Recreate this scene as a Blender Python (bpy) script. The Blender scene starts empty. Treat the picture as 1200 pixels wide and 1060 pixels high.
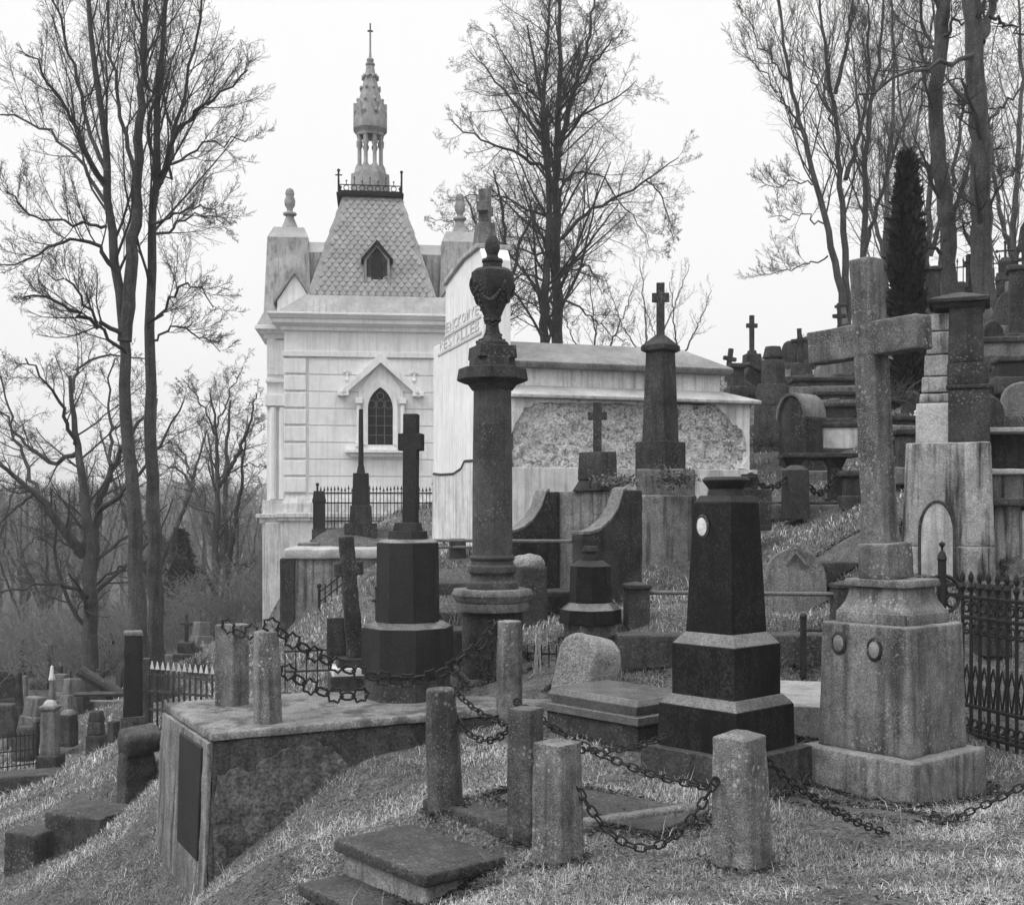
import bpy, bmesh, math, random
import numpy as np
from mathutils import Vector, Matrix, noise as mnoise
F = 1400.0; CZ = 2.0; R = math.radians
rng = np.random.default_rng(7); random.seed(7)
sc = bpy.context.scene
col = sc.collection
def W(px, Y): return (px - 600) / F * Y
def Z(py, Y): return CZ + (600 - py) / F * Y
def P(px, py, Y): return (W(px, Y), Y, Z(py, Y))
# ------------------------------------------------------------------ materials
class NT:
    def __init__(s, name):
        s.m = bpy.data.materials.new(name); s.m.use_nodes = True
        s.t = s.m.node_tree; s.t.nodes.clear()
        s.out = s.t.nodes.new('ShaderNodeOutputMaterial'); s.b = s.t.nodes.new('ShaderNodeBsdfPrincipled')
        s.t.links.new(s.b.outputs[0], s.out.inputs[0])
    def n(s, typ, **k):
        o = s.t.nodes.new(typ)
        for a, v in k.items(): setattr(o, a, v)
        return o
    def link(s, a, b): s.t.links.new(a, b)
    def setin(s, inp, v):
        if hasattr(v, 'is_output') or isinstance(v, bpy.types.NodeSocket): s.link(v, inp)
        else: inp.default_value = v
    def math(s, op, a, b=0.0, clamp=False):
        o = s.n('ShaderNodeMath', operation=op, use_clamp=clamp)
        s.setin(o.inputs[0], a); s.setin(o.inputs[1], b); return o.outputs[0]
    def rng(s, v, a, b, c=0.0, d=1.0):
        o = s.n('ShaderNodeMapRange'); s.setin(o.inputs[0], v)
        for i, x in enumerate((a, b, c, d)): s.setin(o.inputs[i + 1], x)
        return o.outputs[0]
    def vec(s, v, scale):
        o = s.n('ShaderNodeMapping'); s.link(v, o.inputs[0]); o.inputs['Scale'].default_value = scale; return o.outputs[0]
    def noise(s, v, scale, detail=4, rough=.55, dist=0.0):
        o = s.n('ShaderNodeTexNoise'); s.link(v, o.inputs['Vector']); o.inputs['Scale'].default_value = scale
        o.inputs['Detail'].default_value = detail; o.inputs['Roughness'].default_value = rough; o.inputs['Distortion'].default_value = dist
        return o.outputs[0]
    def vor(s, v, scale, feat='F1'):
        o = s.n('ShaderNodeTexVoronoi', feature=feat); s.link(v, o.inputs['Vector']); o.inputs['Scale'].default_value = scale; return o.outputs['Distance']
    def mix(s, f, a, b):
        o = s.n('ShaderNodeMix'); s.setin(o.inputs[0], f); s.setin(o.inputs[2], a); s.setin(o.inputs[3], b); return o.outputs[0]
    def grey(s, v):
        o = s.n('ShaderNodeCombineColor'); [s.setin(o.inputs[i], v) for i in range(3)]; s.link(o.outputs[0], s.b.inputs['Base Color'])
    def bump(s, h, strength, dist):
        o = s.n('ShaderNodeBump'); o.inputs['Strength'].default_value = strength; o.inputs['Distance'].default_value = dist
        s.link(h, o.inputs['Height']); s.link(o.outputs[0], s.b.inputs['Normal'])
    def coord(s):
        c = s.n('ShaderNodeTexCoord').outputs['Object']; r = s.n('ShaderNodeObjectInfo').outputs['Random']
        o = s.n('ShaderNodeVectorMath', operation='ADD'); s.link(c, o.inputs[0])
        k = s.n('ShaderNodeVectorMath', operation='SCALE'); k.inputs[0].default_value = (31, 17, 0); s.link(r, k.inputs['Scale']); s.link(k.outputs[0], o.inputs[1])
        return o.outputs[0]
MATS = {}
def stone(name, c, var=.35, sc_=2.2, spk=.25, spks=70, lich=0.0, streak=0.0, moss=0.0, rough=.85, bump=.35, crack=0.0, spec=.3, light=.42, patch=0.0, pit=0.0):
    if name in MATS: return MATS[name]
    t = NT(name); v = t.coord()
    n1 = t.noise(v, sc_, 7, .62, .4); val = t.math('MULTIPLY', t.rng(n1, .28, .72, 1 - var, 1 + var), c)
    n3 = t.noise(v, sc_ * 6, 5, .6); val = t.math('MULTIPLY', val, t.rng(n3, .3, .7, 1 - var * .5, 1 + var * .5))
    n2 = t.noise(v, spks, 2, .6); val = t.math('MULTIPLY', val, t.rng(n2, .33, .67, 1 - spk, 1 + spk))
    h = t.math('ADD', t.math('MULTIPLY', n3, .6), t.math('MULTIPLY', n2, .35))
    if streak:
        s1 = t.noise(t.vec(v, (7, 7, .45)), 1.6, 5, .6, .25)
        g = t.n('ShaderNodeNewGeometry'); sx = t.n('ShaderNodeSeparateXYZ'); t.link(g.outputs['Normal'], sx.inputs[0])
        side = t.rng(t.math('ABSOLUTE', sx.outputs[2]), .6, .3)
        val = t.math('MULTIPLY', val, t.math('SUBTRACT', 1.0, t.math('MULTIPLY', t.math('MULTIPLY', t.rng(s1, .47, .66), streak), side)))
    if patch:
        pm = t.math('MULTIPLY', t.rng(t.noise(v, .95, 5, .55, .6), .485, .5), patch); val = t.mix(pm, val, t.math('MULTIPLY', t.rng(n3, .3, .7, .55, 1.3), light * .55)); h = t.math('SUBTRACT', h, t.math('MULTIPLY', pm, .8))
    if pit:
        pv = t.noise(t.vec(v, (1, 1, 1.5)), 11, 7, .78, .9); pk = t.math('MULTIPLY', t.rng(pv, .53, .66), t.math('MULTIPLY', t.rng(t.noise(v, .8, 3), .36, .6, .35, 1.0), pit)); val = t.mix(pk, val, .05); h = t.math('SUBTRACT', h, t.math('MULTIPLY', pk, 1.2))
    if lich:
        d = t.vor(v, 26); msk = t.rng(t.noise(v, 3.2, 4), .48, .62); sp = t.math('MULTIPLY', t.rng(d, .34, .2), msk)
        d2 = t.vor(v, 61); sp2 = t.math('MULTIPLY', t.rng(d2, .28, .18), t.rng(t.noise(v, 5.1, 3), .46, .56))
        sp = t.math('MULTIPLY', t.math('MAXIMUM', sp, sp2), lich); val = t.mix(sp, val, light)
    if moss:
        m = t.math('MULTIPLY', t.rng(t.noise(v, 3.6, 7, .7), .5, .6), moss); val = t.mix(m, val, .045); h = t.math('ADD', h, t.math('MULTIPLY', m, .5))
    if crack:
        k = t.n('ShaderNodeTexVoronoi', feature='DISTANCE_TO_EDGE'); k.inputs['Scale'].default_value = 1.3
        wv = t.n('ShaderNodeVectorMath', operation='ADD'); t.link(v, wv.inputs[0])
        nz = t.n('ShaderNodeTexNoise'); t.link(v, nz.inputs['Vector']); nz.inputs['Scale'].default_value = 3; t.link(nz.outputs['Color'], wv.inputs[1]); t.link(wv.outputs[0], k.inputs['Vector'])
        cr = t.math('MULTIPLY', t.math('MULTIPLY', t.rng(k.outputs['Distance'], .012, .003), crack), t.rng(t.noise(v, 1.1, 3), .5, .62)); val = t.mix(cr, val, c * .3); h = t.math('SUBTRACT', h, cr)
    t.grey(t.math('MINIMUM', t.math('MAXIMUM', val, .008), .85)); t.b.inputs['Roughness'].default_value = rough; t.b.inputs['Specular IOR Level'].default_value = spec
    if bump: t.bump(h, bump, .02)
    MATS[name] = t.m; return t.m
GRAN = stone('speckled_grey_granite', .115, .55, 2.2, .5, 110, lich=.55, streak=.5, bump=.5)
GRAN2 = stone('pale_granite', .155, .55, 2.0, .45, 95, lich=.45, streak=.62, bump=.45)
POST = stone('weathered_post_granite', .13, .6, 2.4, .5, 110, lich=.5, streak=.55, bump=.7, light=.5)
POSTD = stone('dark_post_granite', .075, .5, 2.6, .45, 90, lich=.35, streak=.4, bump=.6)
BLACK = stone('black_polished_stone', .015, .65, 2.6, .85, 60, streak=.4, rough=.42, bump=.15, spec=.15)
POLISH = stone('polished_grey_lid', .11, .35, 3, .35, 70, moss=.12, rough=.26, bump=.12, spec=.5)  # polished lid; on black stones a lighter grey paints the sky-lit ledge tops
BLACK2 = stone('black_matt_stone', .016, .4, 3, .5, 80, rough=.6, bump=.25, streak=.3)
DARK = stone('dark_weathered_stone', .034, .65, 2.4, .4, 70, lich=.22, streak=.4, bump=.5)
DARKM = stone('dark_mossy_stone', .048, .55, 3, .45, 50, lich=.25, streak=.4, moss=.5, bump=.8)
MARB = stone('grey_veined_stone', .055, .6, 1.4, .3, 60, crack=.0, streak=.3, bump=.3, lich=.2)
MID = stone('mid_grey_stone', .13, .4, 2.5, .4, 70, lich=.3, streak=.45, bump=.6)
CONC = stone('stained_concrete', .17, .5, 1.5, .35, 55, streak=.72, bump=.7, crack=.35, lich=.1)
CONCD = stone('dark_stained_concrete', .05, .65, 1.2, .45, 45, streak=.35, bump=.8, crack=.5, lich=.25, light=.3)
BARE = stone('bare_rough_concrete', .1, .55, 2.6, .5, 40, streak=.35, bump=1.0, pit=.3)
CONCT = stone('mossy_concrete_top', .17, .4, 2.6, .4, 60, moss=.8, bump=.7)
LIDM = stone('worn_grey_lid', .26, .3, 3, .3, 70, moss=.35, bump=.4)
PALE = stone('pale_worn_slab', .38, .25, 3, .25, 70, moss=.25, bump=.4)
TOMB = stone('stained_render', .26, .5, 1.6, .3, 60, streak=.9, bump=.6, crack=.3)
WHITE = stone('white_lime_plaster', .76, .1, 1.2, .05, 60, streak=.16, rough=.8, bump=.12)
WHITED = stone('dirty_white_plaster', .6, .22, 1.4, .1, 50, streak=.45, rough=.85, bump=.25)
LETT = stone('faded_letters', .5, .2, 3, .1, 40, bump=.1)
GREYP = stone('grey_plaster', .4, .3, 1.2, .12, 40, streak=.45, bump=.4)
RUBBLE = stone('exposed_rubble_masonry', .46, .3, 1.6, .4, 34, bump=1.0, pit=.8)
TIN = stone('grey_roof_sheet', .26, .3, 1.5, .1, 50, streak=.55, rough=.5, bump=.15, spec=.5)
SLATE = stone('grey_scale_tiles', .27, .3, 2.4, .15, 40, streak=.2, rough=.55, bump=.2)
SPIRE = stone('grey_spire_stone', .27, .35, 3, .2, 30, bump=.4)
IRON = stone('rusty_black_iron', .016, .4, 9, .3, 60, rough=.65, bump=.3)
IRONG = stone('grey_iron_pipe', .09, .35, 9, .3, 60, rough=.5, bump=.2)
WOOD = stone('weathered_wood', .06, .5, 4, .3, 40, streak=.6, bump=.6)
PORC = stone('white_porcelain', .6, .2, 18, .1, 40, rough=.25, bump=0)
PORCG = stone('grey_photo_porcelain', .2, .5, 14, .1, 40, rough=.3, bump=0)
DARKV = stone('dark_opening', .012, .3, 5, .2, 40, rough=.4, bump=.05)
BARK = stone('grey_bark', .06, .4, 3, .4, 30, streak=.45, bump=1.0)
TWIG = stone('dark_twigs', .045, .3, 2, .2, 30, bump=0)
TWIGF = stone('grey_far_twigs', .15, .3, 1, .2, 30, bump=0)  # paler than the near twigs: haze of distance put into the colour
LEAF = stone('dark_evergreen_sprays', .022, .6, 3, .5, 9, bump=0)
LEAF2 = stone('dried_leaves', .09, .6, 9, .3, 40, bump=0)
LICH = stone('light_lichened_rock', .2, .3, 4, .5, 60, lich=.5, bump=.8)
# ------------------------------------------------------------------ mesh builder
def poly(n, hx, hy):
    if n == 4: return [(-hx, -hy), (hx, -hy), (hx, hy), (-hx, hy)]
    if n == 8:
        k = .414
        return [(-hx * k, -hy), (hx * k, -hy), (hx, -hy * k), (hx, hy * k), (hx * k, hy), (-hx * k, hy), (-hx, hy * k), (-hx, -hy * k)]
    if n == 12:   # chamfered square
        k = .9
        return [(-hx * k, -hy), (hx * k, -hy), (hx, -hy * k), (hx, hy * k), (hx * k, hy), (-hx * k, hy), (-hx, hy * k), (-hx, -hy * k)]
    return [(hx * math.cos(2 * math.pi * i / n), hy * math.sin(2 * math.pi * i / n)) for i in range(n)]
class MB:
    def __init__(s): s.v = []; s.f = []
    def add(s, vs, fs, T=None):
        o = len(s.v)
        s.v += [tuple(T @ Vector(v)) for v in vs] if T is not None else [tuple(v) for v in vs]
        s.f += [tuple(i + o for i in f) for f in fs]; return s
    def loft(s, rings, T=None, caps=True):
        n = len(rings[0]); vs = [p for r in rings for p in r]; fs = []
        for k in range(len(rings) - 1):
            for i in range(n):
                j = (i + 1) % n; fs.append((k * n + i, k * n + j, (k + 1) * n + j, (k + 1) * n + i))
        if caps: fs.append(tuple(range(n))[::-1]); fs.append(tuple((len(rings) - 1) * n + i for i in range(n)))
        return s.add(vs, fs, T)
    def tier(s, n, b, t, z0, z1, c=(0, 0), T=None):
        b = b if isinstance(b, tuple) else (b, b); t = t if isinstance(t, tuple) else (t, t)
        return s.loft([[(x + c[0], y + c[1], z0) for x, y in poly(n, *b)], [(x + c[0], y + c[1], z1) for x, y in poly(n, *t)]], T)
    def box(s, c, h, T=None, rot=None):
        M4 = Matrix.Translation(c)
        if rot: M4 = M4 @ rot
        if T is not None: M4 = T @ M4
        return s.tier(4, (h[0], h[1]), (h[0], h[1]), -h[2], h[2], (0, 0), M4)
    def lathe(s, prof, n=28, c=(0, 0), T=None):
        return s.loft([[(r * math.cos(2 * math.pi * i / n) + c[0], r * math.sin(2 * math.pi * i / n) + c[1], z) for i in range(n)] for r, z in prof], T)
    def extr(s, pts, y0, y1, T=None):   # polygon in XZ, counter-clockwise, pulled along Y
        n = len(pts); vs = [(x, y0, z) for x, z in pts] + [(x, y1, z) for x, z in pts]
        fs = [tuple(range(n)), tuple(range(2 * n - 1, n - 1, -1))] + [(i, i + n, (i + 1) % n + n, (i + 1) % n) for i in range(n)]
        return s.add(vs, fs, T)
    def tube(s, pts, r, n=6, closed=False, T=None):
        pts = [Vector(p) for p in pts]; m = len(pts); rs = r if isinstance(r, (list, tuple)) else [r] * m; rings = []
        nrm = None
        for i in range(m):
            a = pts[i - 1] if (i or closed) else pts[i]; b = pts[(i + 1) % m] if (i < m - 1 or closed) else pts[i]
            t = (b - a).normalized()
            if nrm is None: nrm = t.orthogonal()
            nrm = (nrm - t * nrm.dot(t)).normalized(); bi = t.cross(nrm)
            rings.append([pts[i] + (nrm * math.cos(2 * math.pi * k / n) + bi * math.sin(2 * math.pi * k / n)) * rs[i] for k in range(n)])
        if closed:
            vs = [p for q in rings for p in q]; fs = [(k * n + i, k * n + (i + 1) % n, ((k + 1) % m) * n + (i + 1) % n, ((k + 1) % m) * n + i) for k in range(m) for i in range(n)]
            return s.add(vs, fs, T)
        return s.loft(rings, T)
    def ball(s, c, r, k=1, T=None):
        r = r if isinstance(r, tuple) else (r, r, r); b = bmesh.new(); bmesh.ops.create_icosphere(b, subdivisions=k + 1, radius=1)
        vs = [(c[0] + v.co.x * r[0], c[1] + v.co.y * r[1], c[2] + v.co.z * r[2]) for v in b.verts]; fs = [tuple(v.index for v in f.verts) for f in b.faces]; b.free()
        return s.add(vs, fs, T)
    def cross(s, cx, z0, z1, w, d, az, ah, al, T=None, tp=1.0):   # latin cross outline, one solid; az centre of arms, ah half-height, al half-length
        h = w / 2; q = h * tp
        return s.extr([(cx - h, z0), (cx + h, z0), (cx + q, az - ah), (cx + al, az - ah), (cx + al, az + ah), (cx + q, az + ah), (cx + q, z1), (cx - q, z1), (cx - q, az + ah), (cx - al, az + ah), (cx - al, az - ah), (cx - q, az - ah)], -d / 2, d / 2, T)
    def build(s, name, mat, parent=None, bevel=.008, rough=None, smooth=35):
        me = bpy.data.meshes.new(name); me.from_pydata(s.v, [], s.f)
        b = bmesh.new(); b.from_mesh(me); bmesh.ops.recalc_face_normals(b, faces=b.faces)
        if rough:
            L, amp, fr = rough
            if bevel:
                ed = [e for e in b.edges if len(e.link_faces) == 2 and e.calc_face_angle(0) > R(25)]
                bmesh.ops.bevel(b, geom=ed, offset=bevel, segments=2, profile=.5, affect='EDGES', clamp_overlap=True)
            bmesh.ops.triangulate(b, faces=[f for f in b.faces if len(f.verts) > 4])
            for _ in range(7):
                ed = [e for e in b.edges if e.calc_length() > L]
                if not ed or len(b.verts) > 60000: break
                bmesh.ops.subdivide_edges(b, edges=ed, cuts=1, use_grid_fill=True)
                bmesh.ops.triangulate(b, faces=[f for f in b.faces if len(f.verts) > 4])
            b.normal_update(); off = Vector((len(s.v) * .37, len(name) * 1.7, 0)); mv = []
            for v in b.verts:
                q = (v.co + off) * fr; mv.append(v.normal * amp * (mnoise.noise(q) + .5 * mnoise.noise(q * 2.7) + .3 * mnoise.noise(q * 6.1)))
            for v, m in zip(b.verts, mv): v.co += m
        b.to_mesh(me); b.free()
        me.polygons.foreach_set('use_smooth', [True] * len(me.polygons)); me.set_sharp_from_angle(angle=R(smooth if not rough else 50))
        o = bpy.data.objects.new(name, me); col.objects.link(o)
        if mat: me.materials.append(mat)
        if parent: o.parent = parent
        if bevel and not rough:
            m = o.modifiers.new('bevel', 'BEVEL'); m.width = bevel; m.segments = 2; m.limit_method = 'ANGLE'; m.angle_limit = R(35); m.harden_normals = True
        return o
def thing(name, label, cat, loc, rz=0, group=None):
    o = bpy.data.objects.new(name, None); col.objects.link(o); o.empty_display_size = .1
    o.location = loc; o.rotation_euler = (0, 0, R(rz)); o['label'] = label; o['category'] = cat; o['kind'] = 'thing'
    if group: o['group'] = group
    return o
def solo(name, label, cat, mb, mat, loc=(0, 0, 0), rz=0, group=None, **k):
    o = mb.build(name, mat, None, **k); o.location = loc; o.rotation_euler = (0, 0, R(rz)); o['label'] = label; o['category'] = cat; o['kind'] = 'thing'
    if group: o['group'] = group
    return o
def struct(o, kind='structure'): o['kind'] = kind; return o
EXC = []   # footprints kept free of grass: x, y, half x, half y, rz
def stack(name, label, cat, cx, Yc, rz, tiers, group=None, bevel=.01, rough=None):
    """A monument built of tiers: (part, material, sides, width below, width above, y below, y above), widths and heights read at its depth."""
    dia = abs(((rz + 45) % 90) - 45) > 20
    k = math.sqrt(2) if dia else 1.0
    mx = max(t[3] for t in tiers[:2]); hb = mx / 2 * Yc / F
    base = Z(tiers[0][5], Yc - hb)
    o = thing(name, label, cat, (W(cx, Yc), Yc, base), rz, group); parts = {}
    prev = None
    for (pn, mat, n, wb, wt, yb, yt) in tiers:
        a, b = wb / 2 * Yc / F, wt / 2 * Yc / F
        kk = k if n in (4, 12) else 1.0
        z0 = Z(yb, Yc - a) - base; z1 = Z(yt, Yc - b) - base
        if prev is None: z0 -= .12
        else: z0 = min(z0, prev - .002)
        prev = z1
        key = (pn, mat.name); parts.setdefault(key, [MB(), mat])[0].tier(n if n != 0 else 28, a / kk, b / kk, z0, z1)
    for (pn, _), (mb, mat) in parts.items(): mb.build(pn, mat, o, bevel=bevel, rough=rough)
    hb2 = hb / k; EXC.append((o.location.x, o.location.y, hb2, hb2, rz)); o['zt'] = prev
    return o
def fin(o):
    zt = o['zt']; del o['zt']; return zt
# numpy mesh
def npmesh(name, V, quads=None, tris=None, mat=None, parent=None, smooth=True, attr=None):
    me = bpy.data.meshes.new(name); V = np.asarray(V, np.float32).reshape(-1, 3); me.vertices.add(len(V)); me.vertices.foreach_set('co', V.ravel())
    q = np.zeros((0, 4), np.int32) if quads is None else np.asarray(quads, np.int32).reshape(-1, 4)
    t = np.zeros((0, 3), np.int32) if tris is None else np.asarray(tris, np.int32).reshape(-1, 3)
    nl = q.size + t.size; me.loops.add(nl); me.loops.foreach_set('vertex_index', np.concatenate([q.ravel(), t.ravel()]))
    me.polygons.add(len(q) + len(t)); st = np.concatenate([np.arange(len(q)) * 4, q.size + np.arange(len(t)) * 3]).astype(np.int32)
    me.polygons.foreach_set('loop_start', st)
    me.update(calc_edges=True); me.polygons.foreach_set('use_smooth', np.full(len(st), smooth))
    if attr is not None:
        a = me.attributes.new('tone', 'FLOAT', 'POINT'); a.data.foreach_set('value', np.asarray(attr, np.float32))
    o = bpy.data.objects.new(name, me); col.objects.link(o)
    if mat: me.materials.append(mat)
    if parent: o.parent = parent
    return o
# ------------------------------------------------------------------ terrain
CP = [(865,1022,6.2),(653,1010,6.4),(615,987,6.9),(522,944,7.5),(1072,945,7.95),(1165,930,8.5),(955,922,8.5),(850,930,8.0),(740,905,8.6),(720,872,9.4),
 (600,1060,5.5),(1000,1060,5.3),(1190,1060,5.3),(505,1062,6.2),(400,1060,6.5),(330,1062,7.1),(340,1000,7.6),(1250,950,7.5),(1350,1060,5.5),(600,1400,3.2),(200,1500,3.4),(1000,1400,3.2),
 (408,1034,6.98),(500,1068,6.3),(440,1052,6.62),(300,778,14),(300,782,18),(280,792,22),(330,762,20),(318,768,25),(250,806,16),(395,712,17),(340,745,17),(445,672,18.3),(250,1030,8.95),(330,965,9.2),(400,905,9.43),(500,874,9.78),(640,834,10.3),(190,1080,9.2),(222,1066,8.95),(420,975,8.2),(560,905,8.8),
 (100,1060,10),(0,1060,10.5),(30,1012,12),(100,967,13),(165,945,13),(10,962,15),(60,907,18.5),(110,887,18),(175,850,17),(0,905,22),(100,842,25),(30,835,35),(160,815,30),(-150,1000,13),(-250,950,20),
 (345,742,15.5),(440,665,16),(350,815,11.6),(380,765,13.2),(520,712,15),(450,810,11.2),(540,800,11.3),(300,820,12),(230,855,13),(210,830,16),(250,800,20),
 (620,805,10.9),(700,800,10.9),(800,742,11.6),(800,798,10.95),(880,800,10.95),(950,800,11.0),(850,742,11.55),(935,742,11.5),(720,712,13),(930,722,12.9),(850,700,13),(930,630,15.2),(1000,610,15.5),(930,594,17.2),(1000,640,13.2),(1100,690,12),(1180,695,12),(930,835,9.7),
 (1010,745,11.5),(1150,865,9.4),(1190,890,9.0),(780,690,14.5),(700,694,14.2),(600,660,16),
 (885,566,18.2),(960,556,18.6),(1030,565,17),(890,505,22),(1000,500,22),(880,446,28),(950,440,27),(1000,420,31),(1150,345,33),(1190,400,20),(1190,480,15),(1300,420,18),(1350,600,12),(1250,330,35),(860,428,34),
 (300,745,33),(340,750,31),(250,730,45),(200,770,30),(370,628,22.5),(440,628,22.5),(505,632,22.5),(420,628,26),(345,740,20),(400,700,19.2),(452,660,19.3),(600,640,17.2),(510,645,21),(700,600,24),(550,640,40),(440,680,40)]
cp = np.array([P(*c) for c in CP])
def _phi(d): return np.where(d > 1e-9, d * d * np.log(d + 1e-12), 0)
_n = len(cp); _K = _phi(np.linalg.norm(cp[:, None, :2] - cp[None, :, :2], axis=2)) + np.eye(_n) * .02
_Pm = np.c_[np.ones(_n), cp[:, :2]]; _A = np.block([[_K, _Pm], [_Pm.T, np.zeros((3, 3))]])
_w = np.linalg.solve(_A, np.r_[cp[:, 2], 0, 0, 0])
def sstep(a, b, x): t = np.clip((x - a) / (b - a), 0, 1); return t * t * (3 - 2 * t)
def gz(x, y):
    x = np.atleast_1d(np.asarray(x, float)); y = np.atleast_1d(np.asarray(y, float)); out = np.empty(x.shape)
    for s in range(0, x.size, 40000):
        xs, ys = x.ravel()[s:s + 40000], y.ravel()[s:s + 40000]
        xc, yc = np.clip(xs, -14, 16), np.clip(ys, 2.5, 46)
        d = np.sqrt((xc[:, None] - cp[None, :, 0]) ** 2 + (yc[:, None] - cp[None, :, 1]) ** 2)
        h = _phi(d) @ _w[:_n] + _w[_n] + _w[_n + 1] * xc + _w[_n + 2] * yc
        u = xs / np.maximum(ys, 5)
        val = CZ - 8 + np.interp(ys, [40, 80, 140, 260, 420, 560, 900, 3000], [1.5, -.5, -1, 3, 8.5, 12, 15, 17]) + 1.6 * np.sin(xs * .013 + 1) * sstep(150, 400, ys)
        hil = CZ + 4.9 + 11 * (np.clip(u, .1, .6) - .2)
        far = val + (hil - val) * sstep(.06, .2, u)
        w = np.maximum(sstep(38, 56, ys), sstep(13, 26, -xs) * .9)
        out.ravel()[s:s + 40000] = h + (far - h) * w
    return out
def g1(x, y): return float(gz([x], [y])[0])
def pat(m):   # ground material
    pass
tg = NT('grassy_earth'); v = tg.n('ShaderNodeTexCoord').outputs['Object']
a = tg.noise(v, .9, 6, .6); b = tg.noise(v, 7, 6, .7); c = tg.noise(v, 45, 4, .7)
val = tg.math('MULTIPLY', tg.rng(a, .3, .7, .1, .17), tg.math('MULTIPLY', tg.rng(b, .3, .7, .6, 1.4), tg.rng(c, .3, .7, .3, 1.7)))
tg.grey(val); tg.b.inputs['Roughness'].default_value = 1; tg.b.inputs['Specular IOR Level'].default_value = .1
tg.bump(tg.math('ADD', tg.math('MULTIPLY', b, 2.0), c), .9, .05)
EARTH = tg.m
def nonuni(lo, hi, mid_lo, mid_hi, d, gr):
    xs = list(np.arange(mid_lo, mid_hi, d)); s = d; x = xs[-1]
    while x < hi: s *= gr; x += s; xs.append(x)
    s = d; x = xs[0]; pre = []
    while x > lo: s *= gr; x -= s; pre.append(x)
    return np.array(pre[::-1] + xs)
gx = nonuni(-1500, 1500, -5, 7, .11, 1.07); gy = nonuni(-60, 3000, 4.5, 17, .11, 1.055)
GX, GY = np.meshgrid(gx, gy); GZ = gz(GX.ravel(), GY.ravel())
nearw = np.exp(-((GY.ravel() - 8) / 14) ** 2)
bmp = np.array([mnoise.noise((x * 1.6, y * 1.6, 0)) * .035 + mnoise.noise((x * 5, y * 5, 3)) * .016 if (w > .02 and abs(x) < 14) else 0 for x, y, w in zip(GX.ravel(), GY.ravel(), nearw)])
GZ = GZ + bmp
nx, ny = len(gx), len(gy); ii = np.arange(ny - 1)[:, None] * nx + np.arange(nx - 1)[None, :]
quads = np.stack([ii, ii + 1, ii + nx + 1, ii + nx], -1).reshape(-1, 4)
struct(npmesh('ground', np.c_[GX.ravel(), GY.ravel(), GZ], quads, mat=EARTH))
# ------------------------------------------------------------------ foreground: granite cross
def D(px, py, Y): return Vector(P(px, py, Y))
o = thing('cross_monument', 'tall leaning granite cross on a moulded granite pedestal with two oval portraits', 'cross monument', (2.74, 8.61, Z(945, 7.95)), -50)
EXC.append((2.74, 8.61, .5, .5, -50))
zb = o.location.z
def zl(py, Y): return Z(py, Y) - zb
MB().tier(4, .475, .465, -.15, zl(895, 7.95)).build('plinth', GRAN2, o, bevel=.02, rough=(.05, .006, 7))
MB().tier(4, .372, .352, zl(895, 7.95) - .004, zl(736, 8.1)).build('pedestal', GRAN2, o, bevel=.015, rough=(.05, .003, 6))
m = MB(); z0 = zl(736, 8.1) - .004
m.tier(4, .285, .285, z0, z0 + .085)
prof = [(.282, z0 + .083), (.262, z0 + .11), (.235, z0 + .16), (.218, z0 + .22), (.212, z0 + .262)]
m.loft([[(x, y, z) for x, y in poly(4, r, r)] for r, z in prof]); m.tier(4, .245, .235, z0 + .26, z0 + .315)
m.build('moulded_base', GRAN2, o, bevel=.01, rough=(.05, .003, 7))
zs = z0 + .312; H = Z(303, 8.6) - zb
m = MB(); zr = Z(398, 8.6) - zb
# lean towards image left (world -x): rotate about world y, expressed in the local frame
yl = Matrix.Rotation(R(50), 3, 'Z') @ Vector((0, 1, 0))
T = Matrix.Translation((-.045, -.05, zs)) @ Matrix.Rotation(R(-3.0), 4, yl)
m.loft([[(-.115, -.12, 0), (.115, -.12, 0), (.115, .12, 0), (-.115, .12, 0)], [(-.088, -.1, .5), (.088, -.1, .5), (.088, .1, .5), (-.088, .1, .5)],
        [(-.085, -.095, H - zs), (.085, -.095, H - zs), (.085, .095, H - zs), (-.085, .095, H - zs)]], T)
m.box((-.02, 0, zr - zs), (.455, .098, .12), T)
m.tier(4, (.13, .16), (.125, .155), 0, .26, (.03, 0), T)
m.build('cross', GRAN, o, bevel=.012, rough=(.05, .004, 6))
for px, py in ((990, 756), (1037, 760)):
    # ovals on the left face (local y = -.36)
    dv = Vector((W(px, 8.3), 8.3, Z(py, 8.3))) - o.location; lx = (Matrix.Rotation(R(50), 3, 'Z') @ dv).x
    lx = {990: -.2, 1037: .09}[px]
    zc = zl(py, 8.35); TT = Matrix.Translation((lx, -.357, zc)) @ Matrix.Rotation(R(90), 4, 'X') @ Matrix.Diagonal((.72, 1, 1, 1))
    f = MB().lathe([(.055, -.004), (.083, 0), (.083, .012), (.066, .02), (.06, .014)], 28, T=TT).build('portrait_frame', DARK, o, bevel=0)
    MB().lathe([(.0, .02), (.04, .019), (.062, .013), (.062, .0)], 28, T=TT).build('portrait_oval', PORCG, f, bevel=0)
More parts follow.
